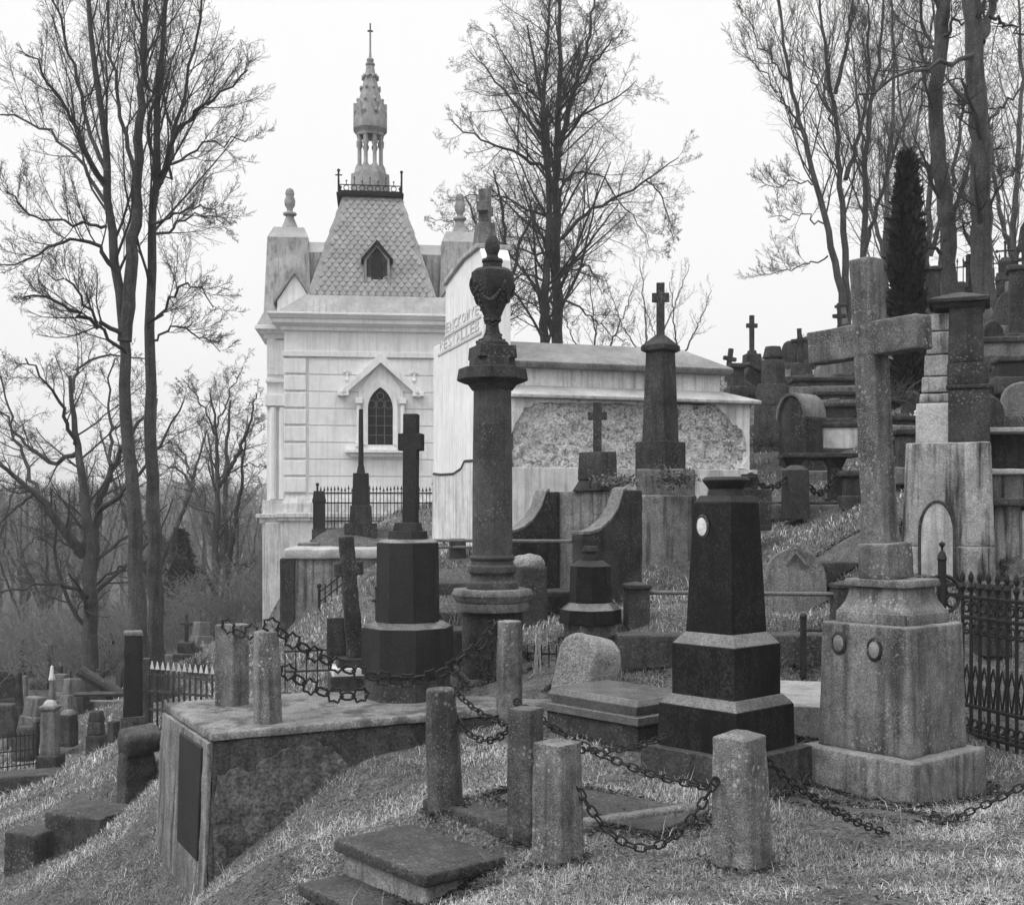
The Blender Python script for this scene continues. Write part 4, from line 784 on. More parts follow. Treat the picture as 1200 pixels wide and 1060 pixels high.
# ------------------------------------------------------------------ right: tall family tomb
Yt = 12.6; o = thing('family_tomb', 'tall stained family tomb with a stepped pillar, pale upper courses and an arched recess', 'tomb', (W(1112, Yt), Yt, Z(712, 11.9)), -22); zb = o.location.z; s = Yt / F
EXC.append((o.location.x, Yt, .5, .5, -22))
def zt(py): return Z(py, Yt - .35) - zb
m = MB(); m.tier(12, (.47, .42), (.45, .4), -.2, zt(640)); m.tier(12, (.45, .4), (.41, .37), zt(640) - .002, zt(518)); m.build('lower_body', TOMB, o, bevel=.015, rough=(.07, .006, 4))
arch_ = [(-.17, zt(700))] + [(.17, zt(700))] + [(.17 * math.cos(a), zt(624) + .32 * math.sin(a)) for a in [i * math.pi / 12 for i in range(13)]]
T = Matrix.Translation((-.1, 0, 0)); m = MB(); n = len(arch_)
for i in range(1, n):
    j = (i + 1) % n
    if i == 0: continue
    (x0, z0), (x1, z1) = arch_[i], arch_[j]
    m.tube([(x0 - .1, -.43, z0), (x1 - .1, -.43, z1)], .018, 5)
m.build('arch_moulding', DARK, o, bevel=0); m = MB(); m.extr([(x * .95, z) for x, z in arch_], -.432, -.3, T); m.build('arch_panel', stone('pale_tomb_panel', .4, .3, 2, .2, 50, streak=.5), o, bevel=0)
MB().tier(4, .24, .235, zt(519), zt(470), (-.08, 0)).build('pale_course', PALE, o, bevel=.01, rough=(.06, .005, 6))
m = MB(); yy = [470, 458, 438, 412, 384, 362]
for i in range(5): h = .225 - .012 * i; m.tier(4, h, h - .008, zt(yy[i]) + .006, zt(yy[i + 1]) - .006, (-.06 + .01 * i, 0))
m.build('upper_courses', TOMB, o, bevel=.012, rough=(.05, .006, 6))
m = MB(); m.tier(4, (.2, .3), (.2, .3), zt(518), zt(455), (.2, .02)); m.tier(4, (.22, .32), (.22, .32), zt(455), zt(450), (.2, .02)); m.tier(4, (.2, .29), (.2, .29), zt(450), zt(424), (.19, .02)); m.tier(4, (.17, .26), (.16, .26), zt(424), zt(352), (.17, .02)); m.build('side_pillar', DARK, o, bevel=.012, rough=(.06, .005, 5))  # dark right side of the pillar, its shade put into the stone colour
m = MB(); m.tier(4, (.24, .26), (.26, .28), zt(358), zt(352), (.1, 0)); m.tier(4, (.3, .32), (.31, .33), zt(352.5), zt(348), (.1, 0)); m.tier(4, (.31, .33), (.05, .05), zt(348), zt(337), (.1, 0)); m.build('cap', DARK, o, bevel=.008)
# niche wall tomb right of it
Y2 = 12.3; o = thing('niche_tomb', 'stained wall tomb with a pale ledge and panelled pilasters at the right edge', 'wall tomb', (W(1190, Y2), Y2, Z(705, Y2)), -4); zb = o.location.z
z2 = lambda py: Z(py, Y2) - zb
EXC.append((o.location.x + .3, Y2 + .3, .9, .5, -4))
MB().box((.3, .45, (z2(592) - .3) / 2), (.8, .35, (z2(592) + .3) / 2)).build('body', TOMB, o, bevel=.015, rough=(.08, .006, 4))
m = MB(); [m.box((x, .08, (z2(598) + z2(680)) / 2), (.12, .04, (z2(598) - z2(680)) / 2)) for x in (-.32, .2, .75)]; m.build('pilasters', TOMB, o, bevel=.01)
m = MB(); m.box((.3, .4, z2(588)), (.9, .42, .04)); m.box((.3, .4, z2(686)), (.88, .4, .05)); m.build('cornice', DARKM, o, bevel=.015, rough=(.06, .01, 5))
MB().box((.4, .5, z2(570)), (.75, .3, .17)).build('upper_block', TOMB, o, bevel=.015)
MB().box((.4, .48, z2(552)), (.82, .38, .03)).build('ledge', PALE, o, bevel=.012, rough=(.06, .01, 6))
MB().box((.4, .75, z2(527)), (.78, .12, .24)).build('back_panel', DARK, o, bevel=.01)
MB().box((.4, .6, z2(501)), (.85, .32, .025)).build('top_slab', PALE, o, bevel=.01)
# ornate iron fence
A, B = Vector(P(1128, 868, 9.6)), Vector(P(1290, 905, 8.2)); h = 1.2
o = thing('ornate_iron_fence', 'ornate black iron grave fence with scrolls and spear finials at the right edge', 'fence', tuple(A), 0); d = B - A; d.z = 0; L = d.length; e = d / L
bars = MB(); scr = MB()
def fp(t, z): return Vector((e.x * t, e.y * t, z))
def spiral(m, c, r, dirn, up, turns=1.3, rr=.011): m.tube([fp(c[0] + dirn * r * (1 - .62 * q) * math.cos(q * turns * 6.28), c[1] + up * r * (1 - .62 * q) * math.sin(q * turns * 6.28)) for q in [i / 18 for i in range(19)]], rr, 5)
nb = int(L / .1)
for i in range(nb + 1):
    t = i * L / nb; bars.tube([fp(t, .02), fp(t, h)], .015, 5)
    bars.lathe([(.012, h), (.03, h + .04), (.012, h + .08), (.024, h + .11), (.02, h + .14), (.003, h + .17)], 6, (e.x * t, e.y * t)); 
    if i < nb:
        tm = t + L / nb / 2; spiral(scr, (tm, h - .12), .055, 1, 1); spiral(scr, (tm, h - .28), .055, -1, -1); spiral(scr, (tm, .16), .055, 1, -1); scr.tube([fp(t, .45), fp(tm, .62), fp(t + L / nb, .45)], .01, 4); scr.tube([fp(t, .6), fp(tm, .3), fp(t + L / nb, .6)], .01, 4)
bars.build('bars', IRON, o, bevel=0); scr.build('scrolls', IRON, o, bevel=0)
for z in (h - .04, h - .2, .3, .08): m = MB(); m.tube([fp(0, z), fp(L, z)], .02, 5); m.build('rail', IRON, o, bevel=0)
Yg = 10.4; o = thing('iron_cross', 'wrought iron grave cross with scrolled ring beside the granite cross pedestal', 'cross', P(1104, 760, Yg), 6); s = Yg / F
m = MB(); m.tube([(0, 0, -.1), (0, 0, 105 * s)], .036, 6); m.lathe([(.02, 100 * s), (.045, 105 * s), (.03, 112 * s), (.012, 115 * s), (.012, 119 * s), (.026, 121 * s), (.026, 124 * s), (.004, 126 * s)], 8); m.build('shaft', IRON, o, bevel=0)
m = MB(); m.tube([(22 * s * math.cos(a), 0, (64 + 22 * math.sin(a)) * s) for a in [i * .2618 for i in range(24)]], .017, 5, True)
for k in (-1, 1): m.tube([((12 + 7 * math.cos(a)) * k * s, 0, (70 + 7 * math.sin(a)) * s) for a in [i * .6 for i in range(9)]], .014, 4); m.tube([((12 + 7 * math.cos(a)) * k * s, 0, (56 + 7 * math.sin(a)) * s) for a in [i * .6 for i in range(9)]], .014, 4); m.tube([(0, 0, 64 * s), (k * 23 * s, 0, 64 * s)], .016, 4)
m.build('scroll_ring', IRON, o, bevel=0)
# ------------------------------------------------------------------ hill graves, middle right
o = stack('obelisk_monument', 'dark two-block tombstone with a rough bush at its foot right of the white vault', 'tombstone', 906, 20.5, -20, [
    ('base', DARKM, 4, 42, 38, 556, 474), ('lower_block', DARK, 4, 38, 32, 475, 449), ('body', DARK, 8, 27, 25, 450, 421), ('body', DARK, 8, 18, 20, 421, 418), ('knob', DARK, 8, 23, 17, 418, 405)], rough=(.08, .01, 4)); fin(o)
Ya = 19.2; o = thing('arched_tomb', 'dark barrel-roofed arched tomb on the slope right of the white vault', 'tomb', (W(938, Ya), Ya, Z(562, Ya)), -52); s = Ya / F; EXC.append((o.location.x, Ya, .5, .5, -52))
zh = Z(505, Ya) - o.location.z; zh = Z(490, Ya) - o.location.z; pr = [(-.3, -.2), (.3, -.2), (.3, zh)] + [(.3 * math.cos(a), zh + .4 * math.sin(a)) for a in [i * math.pi / 10 for i in range(1, 10)]] + [(-.3, zh)]
MB().extr([(x * .9, z * .97) for x, z in pr], -.2, .22).build('body', DARK, o, bevel=.01, rough=(.08, .01, 4))
m = MB(); outer = pr[2:]; inner = [(x * .88, z - .05) for x, z in outer]; m.extr(outer + inner[::-1], -.26, .28); m.build('barrel_roof', MID, o, bevel=.01)
o = stack('cross_monument', 'small dark block tombstone with a tall thin cross against the sky', 'cross monument', 881, 27, 8, [('base', DARK, 4, 26, 24, 455, 438), ('body', DARK, 4, 19, 17, 440, 414), ('cap', DARK, 4, 10, 8, 415, 410)])
zt_2 = fin(o); s = 27 / F; MB().cross(0, zt_2 - .02, zt_2 + 41 * s, 5 * s, .09, zt_2 + 29 * s, 2.4 * s, 6.5 * s).build('cross', DARK, o, bevel=.006)
m = MB(); s = 30 / F; m.cross(0, -.3, 30 * s, 5 * s, .1, 18 * s, 2.3 * s, 8 * s, T=Matrix.Rotation(R(8), 4, 'Y')); solo('stone_cross', 'small tilted cross just above the right end of the vault roof', 'cross', m, DARK, P(853, 438, 30), 20)
hill = [ # name, label, px, py, Y, w, h, depth, mat, rz, tilt, shape
 ('leaning_slab', 'leaning rounded slab on the skyline right of the small black cross monument', 924, 432, 29, 18, 32, .3, DARK, -30, 6, 'round'),
 ('leaning_slab', 'narrow dark slab on the skyline leaning against its rounded neighbour', 945, 430, 28, 15, 30, .25, DARK, -40, -8, 'box'),
 ('grave_block', 'dark stone block beside the right end of the white vault', 862, 462, 22, 14, 30, .4, DARK, 5, 0, 'box'),
 ('grave_block', 'broken dark stone tipped over behind the vault end', 873, 458, 23, 22, 26, .3, DARK, 15, 25, 'box'),
 ('terrace_kerb', 'dark terrace wall below the skyline slabs', 975, 462, 23, 90, 14, .5, DARKM, -6, 0, 'box'),
 ('grave_wall', 'pale streaked low grave wall beside the arched tomb', 983, 535, 19.5, 40, 34, .3, WHITED, -4, 0, 'box'),
 ('grave_wall', 'dark slab wall above the pale streaked grave wall', 985, 500, 21, 56, 22, .5, DARK, -4, 0, 'box'),
 ('grave_wall', 'dark wall block between the terrace wall and the slab wall', 985, 478, 22.5, 60, 14, .4, DARKM, -8, 0, 'box'),
 ('tilted_stump', 'short tilted stone stump above the left arm of the granite cross', 990, 385, 31, 9, 26, .15, MID, 0, -10, 'box'),
 ('boulder_grave', 'dark earth-covered vault mound beside the evergreen', 1000, 450, 24, 60, 44, 1.2, MID, 0, 0, 'round'),
 ('grave_block', 'dark mossy block at the foot of the evergreen', 1075, 560, 15.5, 46, 50, .4, DARKM, -10, 0, 'box'),
 ('grave_kerb', 'layered dark kerb under the small white figurine', 1062, 510, 17.5, 54, 16, .4, DARKM, 5, 0, 'box'),
 ('headstone', 'dark upright stone between the evergreen and the leaning trunk', 1092, 372, 23, 17, 54, .3, DARK, -10, 0, 'box'),
 ('headstone', 'rough dark headstone at the right edge below the lantern tomb', 1206, 402, 18.5, 44, 84, .4, DARK, -20, 0, 'box'),
 ('grave_wall', 'rubble terrace wall on the hillside right of the tall tomb', 1186, 430, 17.5, 100, 26, .6, MID, -6, 0, 'box'),
 ('grave_wall', 'lower rubble terrace wall behind the niche tomb', 1190, 500, 15.2, 110, 40, .5, MID, -6, 0, 'box'),
 ('headstone', 'pale headstone standing on the lower rubble terrace at the right edge', 1196, 500, 14.4, 44, 52, .2, MID, -12, 0, 'round'),
 ('headstone', 'small dark rounded headstone against the right side of the tall tomb', 1158, 520, 13.6, 34, 56, .18, DARKM, -20, 0, 'round'),
 ('grave_block', 'dark niche block in the hillside above the pale headstone', 1186, 455, 15.0, 34, 30, .3, BLACK2, -8, 0, 'box'),
 ('grave_block', 'low dark block right of the stone table', 1006, 592, 16.6, 34, 34, .5, DARK, -8, 0, 'box'),
 ('grave_kerb', 'dark kerb line at the top of the pale grass slope', 950, 602, 16.8, 150, 8, .2, DARKM, 0, 0, 'box'),
 ('grave_block', 'square dark block in the shade behind the stone table', 958, 562, 18.4, 40, 24, .5, DARKM, 0, 0, 'box'),
 ('headstone', 'dark leaning headstone between the lantern tomb and the tall tomb', 1176, 392, 21, 26, 50, .3, DARKM, -15, 7, 'round'),
]
for (nm, lb, px, py, Y, w, h, dp, mat, rz, tilt, shp) in hill:
    s = Y / F; a = w * s / 2; H = h * s; m = MB()
    if shp == 'box': m.box((0, 0, H / 2 - .15), (a, dp / 2, H / 2 + .15))
    else: m.extr([(-a, -.3), (a, -.3), (a, H * .6)] + [(a * math.cos(q), H * .6 + H * .4 * math.sin(q)) for q in [i * math.pi / 8 for i in range(1, 8)]] + [(-a, H * .6)], -dp / 2, dp / 2)
    o = thing(nm, lb, nm.replace('_', ' '), P(px, py, Y), rz); m.build('stone', mat, o, bevel=.02, rough=(.09, .012, 4)); o.rotation_euler = (0, R(tilt), R(rz))
    mm = MB(); mm.box((0, 0, .02), (a + .06, dp / 2 + .06, .11)); mm.build('foot', DARKM if mat is not DARKM else MID, o, bevel=.02, rough=(.09, .012, 4))
    if shp == 'box': mm = MB(); mm.box((0, 0, H + .035), (a + .04, dp / 2 + .04, .04)); mm.build('coping', DARKM if mat is not DARKM else DARK, o, bevel=.015, rough=(.09, .01, 4)); EXC.append((o.location.x, o.location.y, a, dp / 2, rz))
# stone table, chain post on the slope
Y3 = 17.2; o = thing('stone_table', 'stone table with a flat slab top at the head of the grass slope', 'table', (W(958, Y3), Y3, Z(592, Y3)), -3); s = Y3 / F
MB().box((0, 0, 58 * s), (43 * s, .22, 2.5 * s)).build('table_top', DARK, o, bevel=.01)
m = MB(); m.tier(4, .14, .14, -.1, 8 * s, (20 * s, 0)); m.tier(4, .09, .09, 8 * s, 44 * s, (20 * s, 0)); m.tier(4, .09, .15, 44 * s, 56 * s, (20 * s, 0)); m.build('pillar', DARK, o, bevel=.01); m = MB(); m.tier(4, .1, .1, -.1, 44 * s, (-28 * s, .1)); m.tier(4, .1, .16, 44 * s, 56 * s, (-28 * s, .1)); m.build('pillar', DARK, o, bevel=.01)
railpost_ = MB(); s = 16.4 / F; railpost_.tier(12, 13 * s, 12 * s, -.15, 44 * s); railpost_.tier(12, 12.5 * s, 5 * s, 44 * s, 50 * s); solo('stone_post', 'squat stone chain post at the top of the pale grass slope', 'post', railpost_, DARK, P(932, 595, 16.4), 10, bevel=.015)
chain('chain', 'chain drooping from the squat slope post towards the small dark post', P(925, 556, 16.4), P(880, 558, 15.7), .16, .12, .08, .014); chain('chain', 'chain drooping from the squat slope post towards the stone table', P(941, 556, 16.4), P(980, 552, 17.0), .28, .12, .08, .014)
# hilltop right: cross, lantern tomb, spiked fence
o = stack('cross_monument', 'dark stone cross between the two big trunks on the hilltop', 'cross monument', 1136, 25, 6, [('base', DARK, 4, 26, 22, 352, 336)]); z_ = fin(o); s = 25 / F
MB().cross(0, z_ - .05, z_ + 40 * s, 6 * s, .12, z_ + 29 * s, 2.8 * s, 6.5 * s).build('cross', DARK, o, bevel=.008)
o = stack('lantern_tomb', 'dark lantern-shaped tomb with a small iron cross on the hilltop at the right', 'tomb', 1178, 22, -25, [('base', DARKM, 4, 44, 34, 392, 360), ('neck', DARK, 4, 20, 18, 362, 344), ('body', DARK, 8, 18, 22, 345, 326), ('roof', DARK, 4, 30, 26, 327, 318), ('lantern', BLACK2, 8, 15, 15, 319, 306), ('lantern', BLACK2, 8, 15, 8, 306, 301)]); z_ = fin(o); s = 22 / F
m = MB(); m.tube([(0, 0, z_ - .02), (0, 0, z_ + 17 * s)], .02, 5); m.tube([(-8 * s, 0, z_ + 8 * s), (8 * s, 0, z_ + 8 * s)], .018, 5)
for k in (-1, 1): m.ball((k * 9 * s, 0, z_ + 8 * s), .035, 0)
m.ball((0, 0, z_ + 18 * s), .035, 0); m.build('iron_cross', IRON, o, bevel=0)
fence('iron_fence', 'thin spiked iron fence on the skyline behind the lantern tomb', P(1108, 348, 27), P(1215, 338, 26), .75, 16, (.25, .85), .012, rr=.018)
o = thing('white_figurine', 'tiny white angel figurine on the layered kerb beside the granite cross', 'figurine', P(1073, 494, 17.4), 20); s = 17.4 / F
m = MB(); m.lathe([(4 * s, 0), (4.5 * s, 2 * s), (3 * s, 6 * s), (2.4 * s, 8 * s), (1.2 * s, 9 * s), (2 * s, 10.5 * s), (1.9 * s, 12 * s), (.3 * s, 13.5 * s)], 12); m.build('body', PORC, o, bevel=0); m = MB()
for k in (-1, 1): m.add([(k * 1 * s, .02, 5 * s), (k * 6 * s, .04, 11 * s), (k * 5 * s, .04, 5 * s), (k * 1.5 * s, .03, 3 * s)], [(0, 1, 2, 3)])
m.build('wings', PORC, o, bevel=0)
# ------------------------------------------------------------------ left slope
a = Vector(P(60, 1012, 11.6)); 
o = thing('stone_steps', 'two broken dark grave steps sunk in the grass slope at the lower left', 'steps', (a.x, a.y, a.z), -24); EXC.append((a.x + .1, a.y + .3, .4, .4, -24))
MB().box((-.17, -.02, .1), (.2, .22, .24)).build('lower_step', DARKM, o, bevel=.02, rough=(.05, .015, 5)); MB().box((.26, .3, .2), (.34, .3, .3)).build('upper_step', DARKM, o, bevel=.02, rough=(.05, .02, 5))
slab('flat_stone', 'flat pale stone beside the broken steps on the left slope', 'stone', PALE, (W(105, 12.6), 12.8), .4, .25, Z(955, 12.8), .3, -10, rough=(.06, .02, 4))
o = thing('broken_tombstone', 'broken dark tombstone with a tilted rounded head on the left slope', 'tombstone', P(160, 942, 13.2), -50); s = 13.2 / F
m = MB(); m.tier(4, (.15, .2), (.12, .17), -.3, 62 * s); m.build('stone', DARKM, o, bevel=.03, rough=(.05, .03, 4)); m = MB(); m.box((.05, .02, 76 * s), (.16, .22, 13 * s), rot=Matrix.Rotation(R(14), 4, 'Y')); m.build('head', DARKM, o, bevel=.06, rough=(.05, .03, 4)); EXC.append((o.location.x, 13.2, .2, .2, -50))
slab('flat_stone', 'low flat grave stone with dark edge right of the broken tombstone', 'stone', MID, (W(196, 13.6), 13.6), .32, .3, Z(890, 13.4), .7, -30, rough=(.06, .015, 5))
s = 14.5 / F; o = stack('tall_stele', 'tall narrow dark stele standing above the left slope', 'stele', 156, 14.6, 18, [('foot', DARKM, 4, 32, 28, 872, 840), ('shaft', BLACK2, 4, 22, 20, 842, 744), ('cap', MID, 4, 22, 20, 745, 740)], rough=(.06, .008, 5)); fin(o)
# white-tipped fence
A, B = Vector(P(172, 850, 15.2)), Vector(P(262, 838, 14.6))
o = thing('picket_fence', 'dark grave fence with pale pointed tips behind the terrace on the left', 'fence', tuple(A), 0); d = B - A; d.z = 0; hp = Z(782, 15) - Z(850, 15)
m, m2 = MB(), MB()
for i in range(15):
    p = d * (i / 14); m.tube([p + Vector((0, 0, -.2)), p + Vector((0, 0, hp))], .016, 4); m2.loft([[(p.x - .025, p.y - .01, hp), (p.x + .025, p.y - .01, hp), (p.x + .025, p.y + .01, hp), (p.x - .025, p.y + .01, hp)], [(p.x - .004, p.y - .004, hp + .1), (p.x + .004, p.y - .004, hp + .1), (p.x + .004, p.y + .004, hp + .1), (p.x - .004, p.y + .004, hp + .1)]])
m.build('pickets', WOOD, o, bevel=0); m2.build('picket_tips', WHITED, o, bevel=0)
for q in (.3, .62, .9): m = MB(); m.tube([Vector((0, 0, hp * q)), d + Vector((0, 0, hp * q))], .022, 4); m.build('rail', WOOD, o, bevel=0)
for t in (0, .97): m = MB(); p = d * t; m.box((p.x, p.y, hp * .5), (.045, .045, hp * .68)); m.build('fence_post', WOOD, o, bevel=.008)
m = MB(); m.tube([P(178, 868, 13.9), P(200, 872, 12.6)], .04, 6); solo('fallen_rail', 'weathered rail lying from the stele towards the terrace wall', 'rail', m, WOOD, bevel=0)
left = [('pedestal', 'slender granite pedestal tombstone on a wider foot on the left slope', 59, 908, 19, [('foot', DARK, 4, 26, 25, 910, 886), ('body', MID, 4, 18, 17, 887, 832), ('cap', MID, 4, 20, 20, 832, 828), ('cap', PALE, 4, 14, 8, 828, 821)]),
 ('tombstone', 'small double-tiered dark tombstone on the crest of the left slope', 113, 884, 20, [('foot', DARK, 4, 20, 19, 886, 862), ('body', DARK, 4, 17, 15, 862, 846), ('cap', DARK, 4, 16, 12, 846, 834)]),
 ('tombstone', 'squat rounded tombstone between the pedestal and the double-tiered stone', 80, 866, 23, [('body', DARK, 4, 17, 16, 868, 838), ('cap', MID, 4, 16, 8, 838, 832)]),
 ('tombstone', 'thin dark obelisk far down the left slope under the big oak', 22, 845, 30, [('foot', DARK, 4, 16, 14, 848, 828), ('shaft', DARK, 4, 9, 5, 828, 788)]),
 ('tombstone', 'thin pale column with a dark foot beside the far obelisk', 29, 845, 33, [('foot', DARK, 4, 14, 12, 846, 826), ('shaft', MID, 4, 7, 5, 827, 792)]),
 ('tombstone', 'grey pillar stone with a white top behind the pedestal tombstone', 61, 850, 30, [('foot', MID, 4, 16, 14, 852, 822), ('shaft', MID, 4, 8, 5, 823, 796), ('tip', WHITED, 4, 6, 2, 797, 780)]),
 ('tombstone', 'dark block under the long rail beside the oak trunk', 97, 842, 26, [('body', DARK, 4, 18, 17, 845, 815)]),
 ('tombstone', 'slim dark cross-post stone left of the oak trunk', 71, 828, 34, [('shaft', DARK, 4, 6, 5, 830, 780)]),
 ('tombstone', 'slim dark post stone close to the oak trunk', 82, 830, 36, [('shaft', DARK, 4, 6, 4, 832, 786)]),
 ('tombstone', 'low dark stone heap at the left edge above the wide kerb', 6, 850, 24, [('body', DARKM, 4, 30, 20, 856, 826)]),
 ('tombstone', 'low dark stone heap behind the pedestal tombstone', 30, 880, 21, [('body', DARKM, 4, 26, 16, 884, 852)]),
 ('tombstone', 'dark upright slab half hidden behind the double-tiered tombstone', 133, 860, 22, [('body', DARK, 4, 16, 15, 864, 846)])]
for nm, lb, px, py, Y, ti in left: fin(stack(nm, lb, nm, px, Y, random.uniform(-30, 10), ti, bevel=.02, rough=(.09, .014, 4)))
m = MB(); m.tube([P(88, 813, 25), P(150, 812, 24)], .05, 5); solo('fence_rail', 'long level rail by the oak trunk on the left slope', 'rail', m, WOOD, bevel=0)
slab('grave_border', 'pale low grave border seen under the long rail', 'kerb', MID, (W(120, 26), 26.2), .7, .1, Z(822, 26), .5, 0, rough=None, exc=False)
for px, py, w, lb in ((25, 905, 90, 'wide dark kerb step at the left edge of the grass slope'), (12, 925, 70, 'lower dark kerb step at the left edge of the grass slope')):
    slab('grave_kerb', lb, 'kerb', DARKM, (W(px, 18), 18 - (py - 905) * .08), w / 2 * 18 / F, .25, Z(py, 18), .5, 18, rough=(.08, .015, 4), exc=False)
fence('iron_fence', 'rusty low grave fence at the left edge of the slope', P(-12, 905, 19.6), P(44, 898, 20.2), .62, 12, (.1, .5, .9), finial=False)
for k, (px, py, L_, an) in enumerate(((118, 800, 1.1, 32), (130, 806, 1.0, 38), (210, 778, 1.3, -40))):
    m = MB(); m.tube([(-L_ / 2, 0, 0), (L_ / 2, 0, 0)], .13, 10); Y = 27 + k; o = solo('fallen_log', ['upper log slanting behind the stele', 'lower log slanting behind the stele', 'dark log slanting behind the pale-tipped fence'][k], 'log', m, BARK, P(px, py, Y), 0, bevel=0); o.rotation_euler = (0, R(an), R(10))

# crowded small graves: individuals copied from a few kinds
def kind_slab(name, label, cat, w, h, d, top, mat, group, cross=False):
    o = thing(name, label, cat, (0, 0, 0), 0, group); m = MB(); a = w / 2
    if top == 'round': m.extr([(-a, -.3), (a, -.3), (a, h * .65)] + [(a * math.cos(q), h * .65 + h * .35 * math.sin(q)) for q in [i * math.pi / 8 for i in range(1, 8)]] + [(-a, h * .65)], -d / 2, d / 2)
    elif top == 'block': m.tier(4, a, a * .85, -.3, h * .6); m.tier(4, a * .7, a * .6, h * .6 - .01, h)
    else: m.tier(4, a, a * .8, -.3, h * .35); m.cross(0, h * .34, h, .1, .09, h * .78, .045, .17)
    m.build('stone', mat, o, bevel=.02, rough=(.09, .014, 4)); m = MB(); m.box((0, 0, .02), (a * 1.25, d * .8 + .05, .12)); m.build('foot', DARKM, o, bevel=.02, rough=(.1, .014, 4)); return o
def scatter(protos, spots, seed):
    r = random.Random(seed)
    for i, (px, Y, sc__) in enumerate(spots):
        pr = protos[i % len(protos)]
        if i < len(protos): o = pr
        else:
            o = pr.copy(); col.objects.link(o)
            for ch_ in pr.children: q = ch_.copy(); col.objects.link(q); q.parent = o
        x = W(px, Y); o.location = (x, Y, g1(x, Y) - .02); o.rotation_euler = (R(r.uniform(-5, 5)), R(r.uniform(-7, 7)), R(r.uniform(-60, 20))); o.scale = (sc__ * r.uniform(.85, 1.2),) * 2 + (sc__ * r.uniform(.8, 1.25),); EXC.append((x, Y, .25, .2, 0))
gl = 'small graves far down the left slope'
scatter([kind_slab('headstone', 'small round-topped headstone far down the left slope', 'headstone', .55, .8, .16, 'round', DARK, gl), kind_slab('grave_pillar', 'small blocky grave pillar far down the left slope', 'grave pillar', .5, 1.0, .4, 'block', MID, gl), kind_slab('stone_cross', 'small stone cross on a block far down the left slope', 'cross', .5, 1.3, .4, 'cross', DARK, gl)],
  [(10, 26, 1), (45, 28, 1), (90, 30, 1), (18, 31, 1.1), (70, 33, 1), (118, 27, .9), (5, 36, 1.2), (36, 24, .8), (100, 36, 1.1), (140, 33, 1), (55, 38, 1.1), (128, 38, 1.1), (-10, 29, 1), (84, 26, .8), (25, 40, 1.2), (110, 41, 1.2), (195, 26, .9), (218, 29, .9), (182, 30, 1), (235, 33, 1)], 4)
gr_ = 'small graves crowding the right hillside'
scatter([kind_slab('headstone', 'small round-topped headstone among the crowded graves of the right hillside', 'headstone', .5, .85, .16, 'round', DARK, gr_), kind_slab('grave_pillar', 'small blocky grave pillar among the crowded graves of the right hillside', 'grave pillar', .45, 1.0, .4, 'block', MID, gr_), kind_slab('stone_cross', 'small stone cross on a block among the crowded graves of the right hillside', 'cross', .45, 1.3, .4, 'cross', DARK, gr_)],
  [(905, 26, .9), (965, 25.5, .8), (1012, 27, 1), (930, 24, .7), (1080, 26, 1), (985, 29, 1), (1125, 23, .9), (1150, 27, 1.1), (1195, 24, 1), (1165, 19.5, .8), (1182, 17, .7), (1200, 27, 1.2), (1035, 24, .9), (1098, 29, 1.1), (1210, 20, .9), (955, 21.5, .6), (1020, 20.5, .7), (1190, 30, 1.1), (1128, 31, 1.1), (1172, 25, .9), (1045, 29, 1.1), (1066, 19.5, .6), (1140, 16.6, .6), (1168, 15.6, .6), (1150, 18.5, .7), (1190, 21.5, .9), (1205, 17.6, .7), (1132, 20, .7), (1160, 22.5, .9), (1182, 26.5, 1.1), (1206, 23, .9), (896, 23.5, .8), (940, 26.5, 1), (1002, 23, .8), (978, 21, .6), (918, 22, .6), (1100, 22, .7), (1120, 27, 1), (1082, 23, .8), (1214, 25, 1)], 8)
# ------------------------------------------------------------------ trees
def resample(pts, n):
    pts = np.array(pts, float); d = np.r_[0, np.cumsum(np.linalg.norm(np.diff(pts, axis=0), axis=1))]; t = np.linspace(0, d[-1], n)
    # smooth (Catmull-like) through dense linear + averaging
    q = np.stack([np.interp(t, d, pts[:, k]) for k in range(3)], 1)
    for _ in range(2): q[1:-1] = q[1:-1] * .5 + (q[:-2] + q[2:]) * .25
    return q
def nrm(a): return a / np.maximum(np.linalg.norm(a, axis=-1, keepdims=True), 1e-9)
def kids(Pp, R0, R1, k, ratio, t0, ang, up, wob, n, r, rk=.6, taper=.3, flat=None, lenpow=.55, rmin=.003):
    N, m, _ = Pp.shape; L = np.linalg.norm(np.diff(Pp, axis=1), axis=2).sum(1)
    t = t0 + (1 - t0) * (np.arange(k)[None] + r.random((N, k))) / k; t = np.clip(t, 0, .999)
    f = t * (m - 1); i = f.astype(int); w = (f - i)[..., None]; ar = np.arange(N)[:, None]
    pos = Pp[ar, i] * (1 - w) + Pp[ar, i + 1] * w; tan = nrm(Pp[ar, i + 1] - Pp[ar, i])
    rad = R0[:, None] + (R1 - R0)[:, None] * t
    ref = r.normal(size=(N, k, 3)); 
    perp = nrm(ref - tan * (ref * tan).sum(-1, keepdims=True)); a = R(ang) * r.uniform(.6, 1.35, (N, k, 1))
    d = nrm(tan * np.cos(a) + perp * np.sin(a)); d[..., 2] += up * .5; d = nrm(d)
    ln = (L[:, None] * ratio * (1 - lenpow * t) * r.uniform(.6, 1.3, (N, k)))[..., None]
    out = np.empty((N, k, n, 3)); out[:, :, 0] = pos; p = pos.copy()
    for s in range(1, n):
        d = nrm(d + wob * r.normal(size=d.shape) + np.array([0, 0, up * .35])); p = p + d * ln / (n - 1); out[:, :, s] = p
    r0 = np.maximum(rad * rk, rmin); return out.reshape(-1, n, 3), r0.ravel(), np.maximum(r0 * taper, rmin * .55).ravel()
